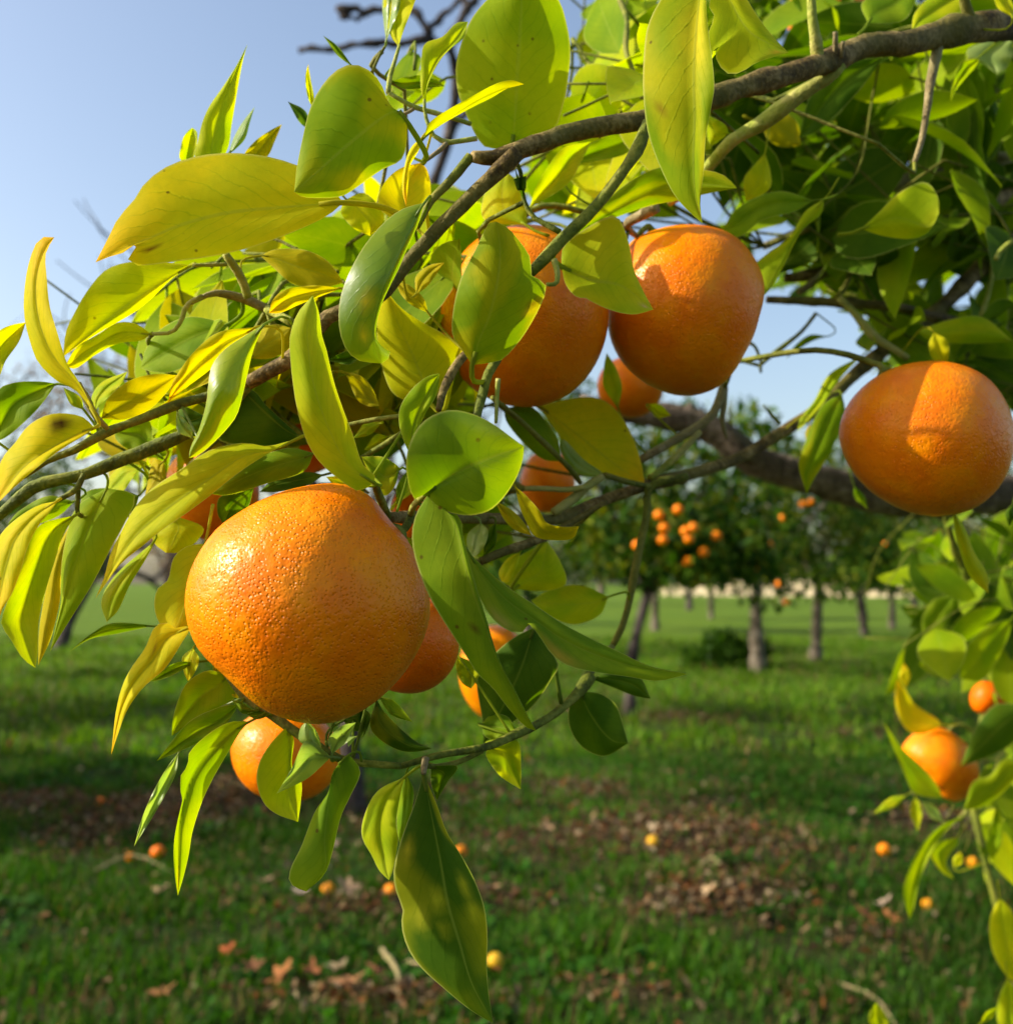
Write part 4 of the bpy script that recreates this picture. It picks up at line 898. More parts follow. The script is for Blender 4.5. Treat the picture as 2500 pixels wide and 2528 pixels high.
leaf('D', 'y', [.47, .465], '900,1000', '870,1200', '', '800,1080 810,1150', '1060,1060 1040,1130 950,1195')
leaf('D', 'g', [.475, .48], '800,650', '595,560', '', '780,500 650,530', '720,680 620,620')
leaf('D', 'l', [.47, .475], '730,760', '570,880', '', '640,745 570,810', '700,800 640,880')
leaf('D', 'g', [.465, .47], '390,930', '40,1050', '', '250,900 100,980', '300,1010 150,1060')
leaf('D', 'g', [.47, .47], '730,900', '410,1000', '', '600,860 450,880', '690,990 550,1060')
# centre
leaf('E', 'g', [.365, .355, .36], '548,872', '1045,640', '700,775 870,700', '470,915 430,760 450,620 520,510 640,452 760,465 880,520 990,600', '565,930 640,980 750,1003 860,980 940,910 1010,800 1042,700', zl=-.004, zr=.010, label='round glossy green leaf cupped beside the large orange', n=26, hk=8)
leaf('E', 'k', [.39, .385], '605,258', '445,672', '560,330 480,500', '540,275 460,340 400,430 392,520 420,620', '602,300 585,380 535,460 490,560')
leaf('E', 'g', [.37, .362, .365, .37], '550,885', 'H:1112,376', '650,985 705,1110 735,1250 785,1410 850,1590 900,1740 H:960,100 H:1040,270', '485,990 460,1100 475,1220 530,1380 590,1500 680,1640 750,1750 800,1830 880,1905 H:960,250 H:1050,350', '640,985 712,1010 730,1120 762,1250 805,1400 855,1560 895,1700 945,1820 H:1000,160 H:1065,290', zl=.004, zr=.002, label='long veined green leaf hanging right of the large orange', n=30, spot=[(.55, -.35, .012, DK), (.8, -.2, .008, DK)])
leaf('E', 'g', [.385, .38, .385], '735,1165', '1905,1835', '820,1300 950,1440 1080,1535 1300,1680 1600,1790', '800,1240 950,1370 1100,1470 1250,1570 1400,1650 1550,1720 1700,1790', '780,1350 850,1500 920,1580 1000,1620 1050,1610 1070,1568 1130,1640 1200,1740 1300,1800 1450,1830 1600,1850 1750,1872', zl=.006, zr=-.006, label='long twisted green leaf with a scar pointing right', n=28, spot=[(.28, .8, .022, (.12, .03, .012)), (.28, .8, .06, (.45, .40, .08)), (.55, .8, .10, (.45, .34, .04))])
leaf('E', 'o', [.44, .44], '1000,850', '1335,1060', '', '1060,900 1130,980 1165,1040 1240,1062', '1025,960 1060,1040 1100,1110 1180,1132 1300,1125')
leaf('E', 'o', [.45, .45], '895,925', '1090,1110', '', '990,980 1055,1050', '940,1020 1000,1080')
leaf('E', 'yo', [.60, .595], '1120,430', '1680,842', '1300,560 1500,720', '1300,390 1430,385 1540,460 1620,600 1660,720', '1190,520 1260,630 1360,720 1480,790 1600,832', label='yellow leaf shaded by the paired fruits')
leaf('E', 'p', [.58, .58], '1470,790', '1240,605', '', '1440,765 1360,710 1270,615', '1380,802 1290,752 1240,665')
leaf('E', 'g', [.56, .565], '940,440', '1240,720', '', '1080,430 1170,520 1230,620', '960,520 1060,640 1150,710')
leaf('E', 'l', [.55, .55], '1000,1390', '1170,1140', '', '925,1330 1020,1220', '1150,1400 1270,1360 1230,1230')
leaf('E', 'l', [.58, .58], '1490,1430', '1085,1450', '', '1350,1368 1200,1385', '1440,1530 1300,1575 1160,1520')
leaf('E', 'p', [.50, .50], '820,1040', '770,1230', '', '760,1090 748,1150', '860,1090 830,1180')
leaf('E', 'd', [.51, .51], '900,1040', '830,1230', '', '850,1100', '900,1150')
leaf('E', 'y', [.51, .51], '1030,1190', '930,1350', '', '960,1230 915,1300', '1010,1270 970,1350')
leaf('E', 'd', [.48, .475], '1100,1590', 'H:835,440', 'H:1010,100', '1000,1640 900,1720 830,1800 800,1850 H:805,180 H:830,320', '1160,1660 1230,1790 H:1205,80 H:1100,240 H:960,350', zl=.005, zr=.008, label='dark shaded leaf behind the two long green leaves')
leaf('E', 'm', [.43, .43], '395,755', '195,695', '', '370,730 300,695', '370,850 310,900 240,790')
leaf('E', 'l', [.45, .45], '300,520', '150,600', '', '230,500', '240,580')
leaf('E', 'd', [.46, .46], '200,150', '10,190', '', '120,140', '140,210 60,200')
leaf('E', 'o', [.465, .465], '110,250', '290,430', '', '190,270 250,330', '170,390 230,430')
leaf('E', 'l', [.47, .47], '340,590', '210,660', '', '270,580', '290,660')
leaf('E', 'y', [.66, .66], 'F:0,420', 'F:120,480', '', 'F:60,420', 'F:40,490')
leaf('E', 'l', [.63, .63], '1540,440', '1480,150', '', '1465,330 1465,230', '1560,330 1530,230')
leaf('E', 'g', [.48, .48], '440,760', '380,950', '', '380,850', '440,870')
# below
leaf('H', 'dm', [.425, .415, .405], '520,600', '886,1906', '560,800 610,1050 650,1280 710,1480 775,1700', '480,740 430,870 390,990 363,1120 380,1230 412,1310 405,1400 440,1520 510,1620 620,1720 740,1820 830,1880', '590,760 640,900 720,1030 790,1160 840,1300 856,1450 852,1600 862,1750', zl=.006, zr=.010, label='large dark green leaf with yellow spots hanging lowest', n=30, hk=8,
     spot=[(.28, -.75, .05, (.45, .38, .02)), (.48, -.2, .05, (.40, .40, .02)), (.53, -.6, .05, (.36, .36, .02)), (.46, .6, .05, (.40, .40, .02)), (.56, .65, .05, (.40, .40, .02)), (.6, -.2, .03, (.38, .38, .02))])
leaf('H', 'l', [.44, .435], '425,615', '340,1158', '', '280,690 210,820 198,930 250,1030 290,1110', '402,700 378,850 388,950 362,1100', label='lime leaf beside the dark spotted leaf')
leaf('H', 'g', [.445, .44], '430,600', '400,990', '', '395,700 380,860', '470,700 440,900')
leaf('H', 'd', [.435, .435], '560,560', '590,740', '', '560,650', '700,560 650,640')
leaf('H', 'l', [.46, .465], '860,460', '1030,682', '', '850,510 920,610', '1010,420 1032,560')
leaf('H', 'd', [.50, .50], '1360,170', '1592,440', '', '1290,230 1283,350 1350,460 1470,508', '1450,180 1530,240 1572,360', label='dark rounded leaf hanging on the lower twig')
leaf('H', 'd', [.51, .51], '1395,100', '1712,207', '', '1520,70 1650,90', '1520,150 1620,190')
leaf('H', 'dm', [.44, .435], '275,205', '565,467', '', '320,280 420,380 490,435', '240,340 290,420 400,480 500,482')
leaf('H', 'g', [.45, .45], '285,195', '465,330', '', '370,220', '350,290')
leaf('H', 'd', [.44, .44], '180,250', '190,420', '', '170,330', '245,290 220,380')
leaf('H', 'd', [.44, .44], '100,320', '200,380', '', '150,280 200,260', '140,370')
leaf('H', 'g', [.47, .46], '820,340', '1010,380', '', '880,290 960,300', '850,410 940,420')
leaf('H', 'l', [.47, .47], '700,-20', '770,155', '', '690,40 720,120', '820,40 800,110')
leaf('G', 'k', [.42, .405, .40], '1312,325', '932,1240', '1230,372 1090,500 1005,620 965,735 940,860 935,1000', '1200,330 1080,400 992,490 985,560 950,600 945,690 958,725 930,850 912,960 912,1100', '1262,375 1200,480 1130,600 1062,740 1010,900 990,1020 962,1140', zl=-.006, zr=.006, label='long narrow green leaf with yellow tip hanging below the orange', n=28, spot=[(.95, 0, .10, (.66, .52, .02))])
leaf('G', 'p', [.43, .42], '935,492', '703,982', '', '880,560 800,700 738,850', '922,600 850,740 780,860', label='thin pale crinkled young leaf pointing down', wave=.002)
leaf('G', 'g', [.425, .415], '1255,235', '823,532', '1150,320 1000,400', '1150,250 1000,320 900,430', '1165,365 1050,432 920,492')
leaf('G', 'k', [.435, .43], '1195,85', '900,402', '', '1090,58 985,118 932,220 905,320', '1232,200 1100,280 980,350')
leaf('G', 'g', [.44, .435], '1025,15', '780,118', '', '930,15 850,60', '930,70 850,105')
leaf('G', 'y', [.44, .44], '1010,-60', '985,115', '', '955,-10 965,70', '1045,0 1015,80')
leaf('G', 'yo', [.44, .44], '1120,40', '1195,80', '', '1110,-20 1160,10', '1140,70')
leaf('G', 'yo', [.44, .44], '1210,130', '1290,210', '', '1260,140', '1220,195')
leaf('G', 'l', [.425, .42], '1505,350', '1562,852', '1520,500 1510,680', '1420,440 1360,540 1345,640 1380,750 1450,812', '1540,420 1530,560 1580,640 1576,750', label='lime leaf in front of the lower fruit')
leaf('G', 'p', [.418, .41], '1735,512', '1450,704', '', '1610,420 1530,570', '1680,565 1600,632')
leaf('G', 'p', [.418, .415], '1690,490', '1608,325', '', '1570,430 1575,360', '1670,400 1640,350')
leaf('G', 'p', [.418, .42], '1740,495', '1865,330', '', '1720,420 1790,350', '1870,400 1820,460')
leaf('G', 'g', [.415, .405, .40], '1830,500', '1605,1218', '1745,590 1722,750 1702,950 1706,1090', '1745,640 1720,700 1650,800 1580,980 1530,1080 1513,1150 1540,1192', '1890,590 1835,720 1785,830 1745,1000 1702,1125', zl=.004, zr=.012, label='folded pale green leaf hanging under the fruit')
leaf('G', 'g', [.42, .42], '1330,270', '1215,215', '', '1260,220', '1270,285')
leaf('G', 'g', [.424, .424], '1420,290', '1290,290', '', '1350,255', '1350,315')
# right bunch
RB = 1.18
leaf('I', 'yo', [RB, RB], '1545,345', '1300,103', '', '1430,392 1350,365 1297,255', '1495,300 1400,240 1350,165', label='yellow leaf above the right-hand low orange')
leaf('I', 'yo', [RB+.03, RB+.03], '1350,150', '1340,22', '', '1312,90', '1375,80')
leaf('I', 'k', [RB-.05, RB-.05], '1545,730', '1232,325', '', '1400,705 1350,620 1290,480', '1500,640 1430,560 1325,460')
leaf('I', 'd', [RB-.08, RB-.08], '2010,250', '1635,562', '', '1880,230 1800,250 1715,360', '1950,400 1850,482 1750,525', label='dark leaf with yellow tip beside the low orange', spot=[(.97, 0, .08, (.6, .45, .02))])
leaf('I', 'k', [RB-.05, RB-.04], '1995,560', '1653,792', '', '1870,520 1790,610 1700,645', '1930,620 1850,705 1760,772')
leaf('I', 'k', [RB-.02, RB-.02], '1662,818', '1370,1362', '1500,930 1400,1150', '1540,868 1430,980 1370,1100 1333,1222', '1570,890 1485,1010 1422,1160 1392,1300', label='long lime leaf hanging below the right-hand low orange')
leaf('I', 'l', [RB, RB], '1350,712', '1178,810', '', '1260,730', '1290,775')
leaf('I', 'l', [RB, RB], '1622,930', '1600,1152', '', '1500,970 1475,1020 1530,1110', '1620,970 1560,1060')
leaf('I', 'k', [RB, RB], '1832,738', '1800,1052', '', '1800,850 1765,980', '1855,860 1845,980')
leaf('I', 'l', [RB, RB], '1400,715', '1412,905', '', '1370,800', '1435,800')
leaf('I', 'p', [RB-.02, RB-.02], '1425,745', '1552,858', '', '1480,830', '1500,770')
leaf('I', 'y', [RB-.2, RB-.2], '1840,1250', '1960,1730', '', '1790,1360 1800,1520 1870,1650', '1911,1330 1960,1500')
leaf('I', 'l', [RB-.2, RB-.2], '1880,1670', '1950,2050', '', '1830,1800 1840,1930', '1960,1800')
leaf('I', 'l', [.9, .9], '1210,1990', '1195,1798', '', '1155,1900 1165,1840', '1260,1920 1235,1850')
leaf('I', 'l', [.9, .9], '1740,1911', '1840,1820', '', '1770,1850', '1800,1880')
leaf('I', 'g', [RB, RB], '1740,1000', '1780,1085', '', '1720,960', '1770,1000')
leaf('I', 'y', [RB+.05, RB+.05], '1600,1090', '1640,1010', '', '1600,1040', '1640,1070')
leaf('F', 'g', [RB, RB], '1600,1420', '1440,1640', '', '1500,1440 1435,1540', '1590,1520 1500,1670', )
leaf('F', 'g', [RB, RB], '1700,1620', '1420,1790', '', '1560,1640 1450,1720', '1640,1760 1520,1850')
leaf('F', 'g', [RB, RB], '1911,1350', '1800,1480', '', '1830,1370', '1911,1470 1840,1530')
leaf('F', 'k', [RB-.1, RB-.1], '1911,1540', '1630,1860', '', '1770,1590 1650,1720', '1870,1680 1760,1860')
leaf('F', 'g', [RB+.1, RB+.1], '1700,1150', '1545,1320', '', '1600,1190', '1640,1300')
leaf('F', 'g', [RB+.1, RB+.1], '1911,1180', '1800,1310', '', '1830,1210', '1880,1290')
leaf('F', 'd', [.66, .66], '1911,940', '1890,1060', '', '1870,990', '1930,1010')

# ---- oranges
def orange(cx, cy, d, outline, label, tint=(1, 1, 1), depth_scale=1.0, n=40, stem_dir=None, group=None, stem=True):
    """outline: polar radii traced in photo pixels about (cx, cy); the volume is rounded towards and away from the viewer"""
    o2 = np.asarray(outline, float); ang = np.arctan2(-(o2[:, 1] - cy), o2[:, 0] - cx); rad = np.hypot(o2[:, 0] - cx, o2[:, 1] - cy)
    s = np.argsort(ang); ang, rad = ang[s], rad[s]
    k = 64; th = np.linspace(-np.pi, np.pi, k, endpoint=False)
    r = np.interp(th, np.concatenate([ang - 2*np.pi, ang, ang + 2*np.pi]), np.tile(rad, 3))
    r = (np.roll(r, 1) + 2*r + np.roll(r, -1)) / 4
    sc = d / F; R = r.mean() * sc; C = P(cx, cy, d)
    ph = np.linspace(0, np.pi, n + 1)[1:-1]; V = []; rm = r.mean()
    for p in ph:
        w = np.sin(p)**1.0; rr = (rm + (r - rm) * np.sin(p)**1.6) * sc * w
        V.append(C + np.cos(th)[:, None]*rr[:, None]*RT + np.sin(th)[:, None]*rr[:, None]*UP - FWD * (np.cos(p) * R * depth_scale))
    V = np.vstack(V + [C - FWD*R*depth_scale, C + FWD*R*depth_scale]); m = len(ph)
    V = V - C
    lum = 1 + .012*np.sin(V[:, 0]/R*3.1 + cx)*np.sin(V[:, 2]/R*2.7 + cy) + .006*np.sin(V[:, 1]/R*6 + V[:, 0]/R*5)
    V = V * lum[:, None] + C
    f = [[i*k + j, i*k + (j+1) % k, (i+1)*k + (j+1) % k, (i+1)*k + j] for i in range(m-1) for j in range(k)]
    f += [[m*k, (j+1) % k, j] for j in range(k)] + [[m*k+1, (m-1)*k + j, (m-1)*k + (j+1) % k] for j in range(k)]
    root = link('orange', None, None, C, label=label, cat='orange', group=group)
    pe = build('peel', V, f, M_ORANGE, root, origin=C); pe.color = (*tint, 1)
    if stem:
        sd = UP * 1.0 if stem_dir is None else np.array(stem_dir, float) @ np.stack([RT, UP, FWD])
        sd = sd / np.linalg.norm(sd)
        # surface point in that direction
        q = V - C; hit = V[np.argmax(q @ sd / np.linalg.norm(q, axis=1))]
        nb, _, dist = near_branch(hit)
        end = nb if dist < .11 else hit + sd * .02
        path = spline(np.array([hit - sd*.003, hit + sd*.004, hit + sd*min(.012, .3*dist) + (end - hit)*.35, end]), 12)
        Vs, Fs = tube(path, np.linspace(.0019, .0014, 12), 7, .05); build('stem', Vs, Fs, M_GREEN, root)
        a = np.linspace(0, 2*np.pi, 20, endpoint=False); e1 = np.cross(sd, [.3, .9, .2]); e1 /= np.linalg.norm(e1); e2 = np.cross(sd, e1)
        cr = np.where(np.arange(20) % 4 < 2, .0048, .0030)
        ring = [hit + sd*.0002 + (np.cos(a)[:, None]*e1 + np.sin(a)[:, None]*e2)*cr[:, None], hit + sd*.0022 + (np.cos(a)[:, None]*e1 + np.sin(a)[:, None]*e2)*.0022]
        Vc = np.vstack(ring); Fc = [[i, (i+1) % 20, 20 + (i+1) % 20, 20 + i] for i in range(20)] + [list(range(20, 40))]
        build('calyx', Vc, Fc, M_GREEN, root)
    return root
def ell(cx, cy, rx, ry, tilt=0):
    a = np.linspace(0, 2*np.pi, 40, endpoint=False); x, y = rx*np.cos(a), ry*np.sin(a); c, s = math.cos(tilt), math.sin(tilt)
    return np.stack([cx + x*c - y*s, cy + x*s + y*c], 1)
HERO = pts('172,960 185,870 220,750 300,620 380,510 480,440 600,360 720,300 850,262 1000,245 1120,240 1220,275 1310,320 1370,380 1405,455 1480,520 1540,580 1595,700 1650,860 1685,980 1680,1100 1640,1240 1560,1390 1430,1530 1260,1650 1100,1720 960,1738 820,1715 700,1670 600,1600 500,1500 390,1390 300,1320 240,1240 200,1140', 'J')
orange(764, 1490, .395, HERO, 'large dimpled sunlit orange, biggest and sharpest fruit on the branch', n=56, stem_dir=(.72, .62, .25), depth_scale=.98)
O3 = pts('1190,455 1235,436 1290,428 1340,434 1380,450 1415,488 1437,545 1425,605 1400,670 1360,725 1300,745 1230,730 1180,690 1152,630 1150,580 1160,520', 'T')
orange(1694, 768, .565, O3, 'orange of the touching pair lying right, beside the pale lime leaf', stem_dir=(-.35, .9, .1))
orange(1296, 781, .545, ell(1296, 781, 209, 225, .1), 'orange of the touching pair half hidden by a mottled leaf', stem_dir=(-.1, 1, .1))
O4 = pts('1588,815 1600,770 1630,730 1680,695 1740,682 1800,690 1850,715 1885,765 1900,820 1895,870 1870,925 1830,958 1780,972 1730,970 1680,950 1640,920 1605,870', 'T')
orange(2284, 1082, .56, O4, 'shaded orange hanging alone at right with a sunlit lower edge', stem_dir=(-.45, .9, .2))
orange(1352, 1188, .93, ell(1352, 1188, 68, 78), 'small orange hanging below the yellow leaf under the pair', stem_dir=(0, 1, 0))
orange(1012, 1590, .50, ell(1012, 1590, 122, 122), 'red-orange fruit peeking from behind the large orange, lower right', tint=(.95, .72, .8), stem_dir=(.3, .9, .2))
orange(706, 1862, .64, ell(706, 1862, 136, 112, .25), 'orange below the large one, behind the lime and pale leaves', stem_dir=(.4, .9, 0))
orange(520, 1215, .60, ell(520, 1215, 116, 118), 'orange behind the long yellow leaf, left of the large one', stem_dir=(0, 1, 0))
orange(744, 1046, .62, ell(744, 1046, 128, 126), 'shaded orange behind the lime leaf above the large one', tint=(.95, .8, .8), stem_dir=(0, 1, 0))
orange(1556, 955, .86, ell(1556, 955, 82, 76), 'small orange under the touching pair behind a green leaf', stem_dir=(0, 1, 0))
orange(2040, 28, 1.05, ell(2040, 28, 95, 100), 'orange behind the thick branch at the top', stem_dir=(0, 1, 0))
orange(2320, 1884, 1.2, pts('1335,470 1400,390 1470,352 1540,362 1610,400 1680,470 1715,560 1712,640 1680,700 1610,742 1560,730 1500,670 1420,590 1350,520', 'I'), 'orange at right hanging low among lime leaves', stem_dir=(.3, 1, 0))
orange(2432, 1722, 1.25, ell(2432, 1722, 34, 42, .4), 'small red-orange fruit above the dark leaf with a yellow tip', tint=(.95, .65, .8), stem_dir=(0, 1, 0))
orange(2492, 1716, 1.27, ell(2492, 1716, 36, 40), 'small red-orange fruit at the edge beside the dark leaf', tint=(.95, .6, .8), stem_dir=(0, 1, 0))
orange(1225, 1662, .95, ell(1225, 1662, 92, 120, -.1), 'orange crescent showing beside the dark shaded leaf', tint=(1, 1.15, 1), stem_dir=(.3, 1, 0))
orange(1030, 1262, .58, ell(1030, 1262, 66, 70), 'reddish fruit glimpsed between the round leaf and large orange', tint=(.95, .75, .8), stem_dir=(.3, 1, 0))
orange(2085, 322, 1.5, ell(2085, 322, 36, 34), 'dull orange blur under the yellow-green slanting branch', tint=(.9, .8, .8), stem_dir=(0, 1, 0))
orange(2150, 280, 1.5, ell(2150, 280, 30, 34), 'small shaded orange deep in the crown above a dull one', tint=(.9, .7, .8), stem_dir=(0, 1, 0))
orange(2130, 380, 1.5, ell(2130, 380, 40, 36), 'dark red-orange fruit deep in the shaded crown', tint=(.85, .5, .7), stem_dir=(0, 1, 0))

# ---- the rest of the crown: leafy shoots behind the traced leaves
def inside(poly, x, y):
    c = False; n = len(poly)
    for i in range(n):
        x1, y1 = poly[i]; x2, y2 = poly[i-1]
        if (y1 > y) != (y2 > y) and x < (x2-x1)*(y-y1)/(y2-y1) + x1: c = not c
    return c
def proj(p):
    v = p - CAM; d = v @ FWD
    return 1250 + F*(v @ RT)/d, 1264 - F*(v @ UP)/d, d
SKY_GAPS = [[(1815, 800), (1880, 755), (2010, 755), (2100, 775), (2105, 860), (2030, 950), (1950, 1020), (1830, 1040), (1790, 960)],
            [(1040, 380), (1150, 330), (1290, 330), (1290, 380), (1150, 470), (1060, 470)], [(1740, 460), (1815, 460), (1815, 520), (1750, 530)], [(1850, 560), (1960, 540), (1960, 610), (1850, 610)],
            [(1920, 270), (1990, 255), (2010, 330), (1930, 350)], [(2130, 200), (2220, 180), (2215, 265), (2140, 260)], [(2020, 380), (2110, 390), (2095, 480), (2030, 470)], [(2190, 380), (2245, 380), (2250, 440), (2200, 440)],
            [(2210, 620), (2300, 620), (2290, 700), (2215, 700)], [(2310, 650), (2400, 650), (2400, 780), (2320, 780)],
            [(1900, 10), (1955, 0), (1955, 30), (1910, 30)], [(1915, 60), (1960, 60), (1955, 110), (1920, 105)], [(2190, 15), (2240, 10), (2240, 50), (2195, 45)], [(2360, 590), (2405, 590), (2405, 620), (2360, 620)],
            [(2100, 100 + 340), (2150, 440), (2150, 475), (2100, 470)], [(1935, 705), (1985, 700), (1985, 735), (1935, 735)], [(1680, 500), (1705, 500), (1705, 560), (1675, 560)]]
SKY_GAPS = SKY_GAPS[:1] + [[(np.mean([p[0] for p in g]) + .62*(x - np.mean([p[0] for p in g])), np.mean([p[1] for p in g]) + .62*(y - np.mean([p[1] for p in g]))) for x, y in g] for g in SKY_GAPS[1:]]
TT, UU = np.meshgrid(np.linspace(0, 1, 9), np.array([-1, -.5, 0, .5, 1]), indexing='ij')
def shoot_leaf(base, d, nrm, L, W, curl, cup):
    d = d/np.linalg.norm(d); s = np.cross(d, nrm); s /= np.linalg.norm(s) + 1e-9; nn = np.cross(s, d)
    prof = np.sin(np.pi * TT**.85)**.85 * (1 - .12*TT); prof[0] = .0; prof[-1] = 0
    sag = -curl * L * TT**2
    Vg = base + d * (L*TT)[..., None] + s * (W*UU*prof)[..., None] + nn * (sag + cup*W*np.abs(UU)**1.5*prof + .012*L*np.sin(TT*9 + UU*2)*np.abs(UU))[..., None]
    return Vg
TWIGS = []
FILL = []          # (apparent size, Vg, kind, twig)
def shoots(poly, count, dr, kinds, gaps=True, sprd=1.0, nl=(5, 9), Ls=(.065, .10), seed=0, forbid=(), shoot_len=(.09, .18)):
    rs = np.random.default_rng(seed); poly = [tuple(p) for p in poly]
    xs = [p[0] for p in poly]; ys = [p[1] for p in poly]; made = 0; tries = 0
    while made < count and tries < count * 30:
        tries += 1
        px, py = rs.uniform(min(xs), max(xs)), rs.uniform(min(ys), max(ys))
        if not inside(poly, px, py): continue
        d0 = rs.uniform(*dr); p0 = P(px, py, d0)
        v = np.array([-.75, -.1, .25]) + rs.normal(0, .55, 3); v /= np.linalg.norm(v)
        Ln = rs.uniform(*shoot_len) * sprd
        path = spline(np.array([p0 - v*Ln*.5, p0 + rs.normal(0, .008, 3), p0 + v*Ln*.5 + np.array([0, 0, -.01])]), 10)
        leaves = []
        m = rs.integers(*nl)
        for i in range(m):
            f = (i + .7) / m; b = path[min(9, int(f*9))]
            a = rs.normal(size=3); a -= v*(a @ v); a /= np.linalg.norm(a)
            dl = a*.8 + v*.55 + np.array([0, 0, -.35]) + rs.normal(0, .25, 3)
            nr = np.array([-.35, -.25, .85]) + rs.normal(0, .55, 3)
            L = rs.uniform(*Ls); Vg = shoot_leaf(b + dl/np.linalg.norm(dl)*.008, dl, nr, L, L*rs.uniform(.19, .28), rs.uniform(-.05, .30), rs.uniform(-.1, .45))
            bad = False
            for q in (Vg[0, 2], Vg[4, 2], Vg[8, 2], Vg[3, 0], Vg[3, 4], Vg[6, 0], Vg[6, 4]):
                x, y, dd = proj(q)
                if gaps and any(inside(g, x, y) for g in SKY_GAPS): bad = True
                if not inside(poly, x, y) and rs.random() < .8: bad = True
                if any(inside(g, x, y) for g in forbid): bad = True
            if not bad: leaves.append(Vg)
        if len(leaves) < 2: continue
        if gaps and any(inside(g, *proj(q)[:2]) for q in path for g in SKY_GAPS): continue
        q, _, dist = near_branch(path[0])
        if dist < .12: path = np.vstack([spline(np.array([q, q + (path[0]-q)*.5 + rs.normal(0, .006, 3), path[0]]), 6)[:-1], path])
        tw = len(TWIGS); TWIGS.append(path)
        for Vg in leaves:
            k = kinds[rs.integers(0, len(kinds))]
            FILL.append((1.0 / proj(Vg[4, 2])[2], Vg, k, tw))
        made += 1
OPEN_LOW = [[(1420, 1080), (2230, 1260), (2180, 1500), (2120, 2528), (1300, 2528)]]
LEFT = [(330, 700), (560, 640), (700, 520), (900, 430), (1050, 420), (1300, 480), (1330, 600), (1250, 900), (1100, 1120), (900, 1180), (560, 1130), (330, 1200), (170, 1150), (270, 950)]
shoots(LEFT, 40, (.66, 1.0), ['g', 'k', 'd', 'l', 'o'], seed=21)
shoots(LEFT, 46, (.50, .72), ['l', 'g', 'y', 'k', 'g', 'o'], seed=1, shoot_len=(.06, .12), Ls=(.05, .085))
shoots([(850, 1150), (1300, 1120), (1380, 1300), (1250, 1420), (1000, 1420)], 6, (.55, .75), ['l', 'g', 'k'], seed=2, shoot_len=(.05, .1), Ls=(.05, .08))
shoots([(1390, -40), (1720, -40), (1760, 300), (1720, 520), (1430, 520), (1300, 460), (1400, 300)], 24, (.56, .95), ['l', 'g', 'k', 'y', 'l'], seed=3)
shoots([(1250, 330), (1500, 300), (1720, 420), (1760, 560), (1450, 560), (1250, 520)], 8, (.62, .9), ['l', 'g', 'k', 'y'], seed=13)
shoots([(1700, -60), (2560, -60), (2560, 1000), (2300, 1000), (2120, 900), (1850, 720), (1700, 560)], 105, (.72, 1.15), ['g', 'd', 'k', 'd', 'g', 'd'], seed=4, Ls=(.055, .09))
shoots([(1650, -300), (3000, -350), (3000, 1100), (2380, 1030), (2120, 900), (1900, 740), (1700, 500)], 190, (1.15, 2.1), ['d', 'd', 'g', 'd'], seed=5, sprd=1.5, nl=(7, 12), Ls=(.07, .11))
shoots([(2190, 1330), (2330, 1280), (2520, 1180), (2560, 1900), (2420, 1850), (2330, 1650), (2200, 1680)], 22, (1.12, 1.6), ['g', 'd', 'k', 'd'], seed=6, gaps=False, shoot_len=(.1, .2))
shoots([(2380, 1900), (2520, 1850), (2560, 2300), (2460, 2200), (2400, 2050)], 4, (1.15, 1.4), ['g', 'k', 'l'], seed=7, gaps=False)
shoots([(2380, 1260), (2900, 1150), (2900, 2000), (2450, 1900)], 26, (1.4, 2.2), ['g', 'd', 'k'], seed=8, gaps=False, sprd=1.4, nl=(7, 11))
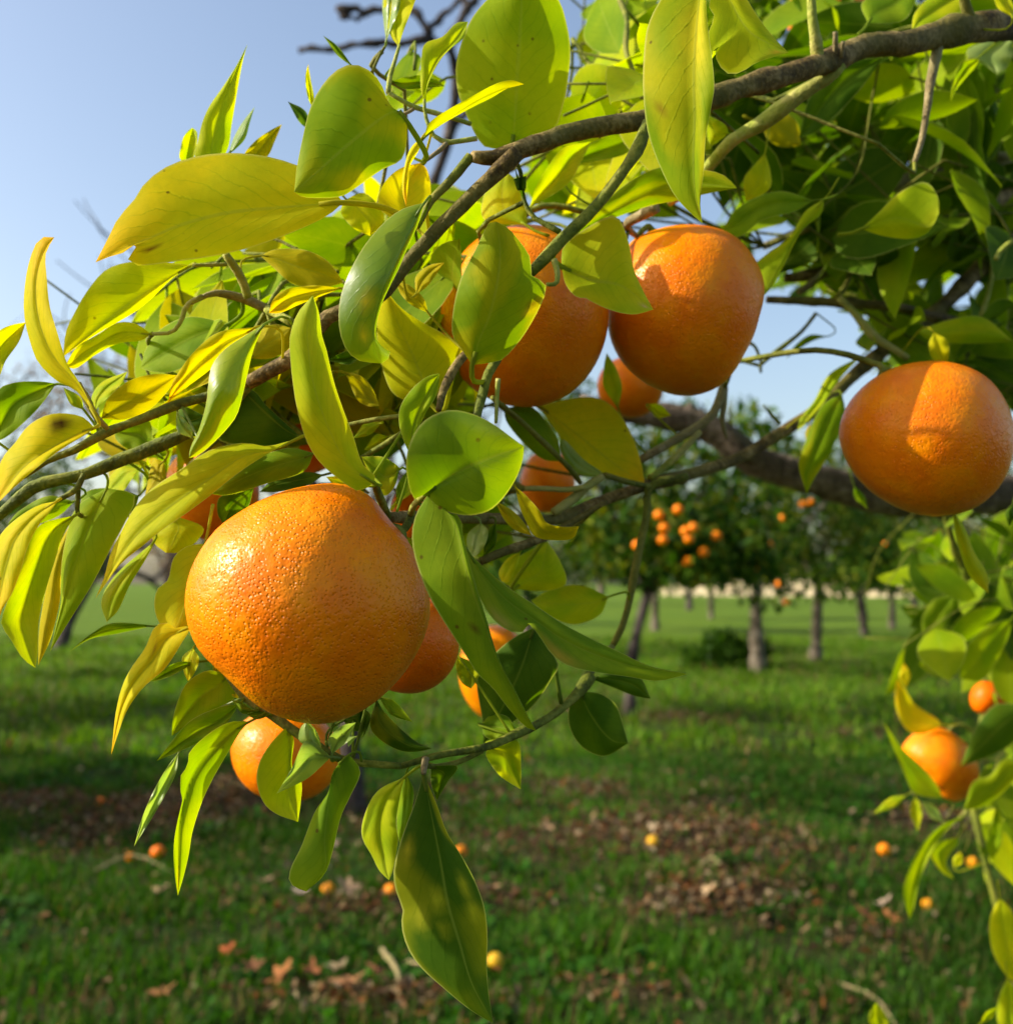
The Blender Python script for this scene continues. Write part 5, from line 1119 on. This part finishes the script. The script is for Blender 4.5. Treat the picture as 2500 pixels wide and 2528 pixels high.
shoots([(2300, -1100), (3900, -1100), (4100, 900), (3100, 1100), (2560, 700), (2560, -80), (1900, -150)], 150, (1.2, 2.7), ['d', 'g', 'd', 'k'], seed=10, gaps=False, sprd=1.6, nl=(9, 15), Ls=(.07, .11))
shoots([(930, 130), (1080, 60), (1150, 300), (1000, 380), (920, 300)], 3, (.55, .7), ['l', 'g', 'k'], seed=9, shoot_len=(.04, .08), Ls=(.04, .06), nl=(3, 5))
# the biggest-looking shoot leaves are leaves of their own, the rest one mass of foliage
FILL.sort(key=lambda f: -f[0])
onscr = [f for f in FILL if -20 < proj(f[1][4, 2])[0] < 2520 and -20 < proj(f[1][4, 2])[1] < 2528]
ids = set(id(f) for f in onscr[:max(0, 298 - NLEAF[0])])
TW = {}
def twig_obj(i):
    if i not in TW:
        V, Fc = tube(TWIGS[i], np.linspace(.0011, .0007, len(TWIGS[i])), 6); TW[i] = build('twig', V, Fc, M_GREEN, tree)
    return TW[i]
J2 = Joiner(); idx9 = np.arange(45).reshape(9, 5)
Q9 = np.stack([idx9[:-1, :-1], idx9[:-1, 1:], idx9[1:, 1:], idx9[1:, :-1]], -1).reshape(-1, 4).tolist()
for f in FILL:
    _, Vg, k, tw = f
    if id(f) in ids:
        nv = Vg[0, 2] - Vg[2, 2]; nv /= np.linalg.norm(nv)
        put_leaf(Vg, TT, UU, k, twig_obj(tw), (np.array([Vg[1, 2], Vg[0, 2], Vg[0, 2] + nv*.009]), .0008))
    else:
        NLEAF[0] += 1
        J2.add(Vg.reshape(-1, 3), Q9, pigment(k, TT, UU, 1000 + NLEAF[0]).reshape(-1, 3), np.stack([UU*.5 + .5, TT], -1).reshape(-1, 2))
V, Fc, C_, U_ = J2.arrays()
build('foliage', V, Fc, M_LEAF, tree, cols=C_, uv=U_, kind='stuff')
J3 = Joiner()
for i, pth in enumerate(TWIGS):
    if i not in TW: J3.add(*tube(pth, np.linspace(.0011, .0007, len(pth)), 5))
V, Fc, _, _ = J3.arrays(); build('fine_twigs', V, Fc, M_GREEN, tree, kind='stuff')
print('leaves', NLEAF[0], 'objects', len(scene.objects))
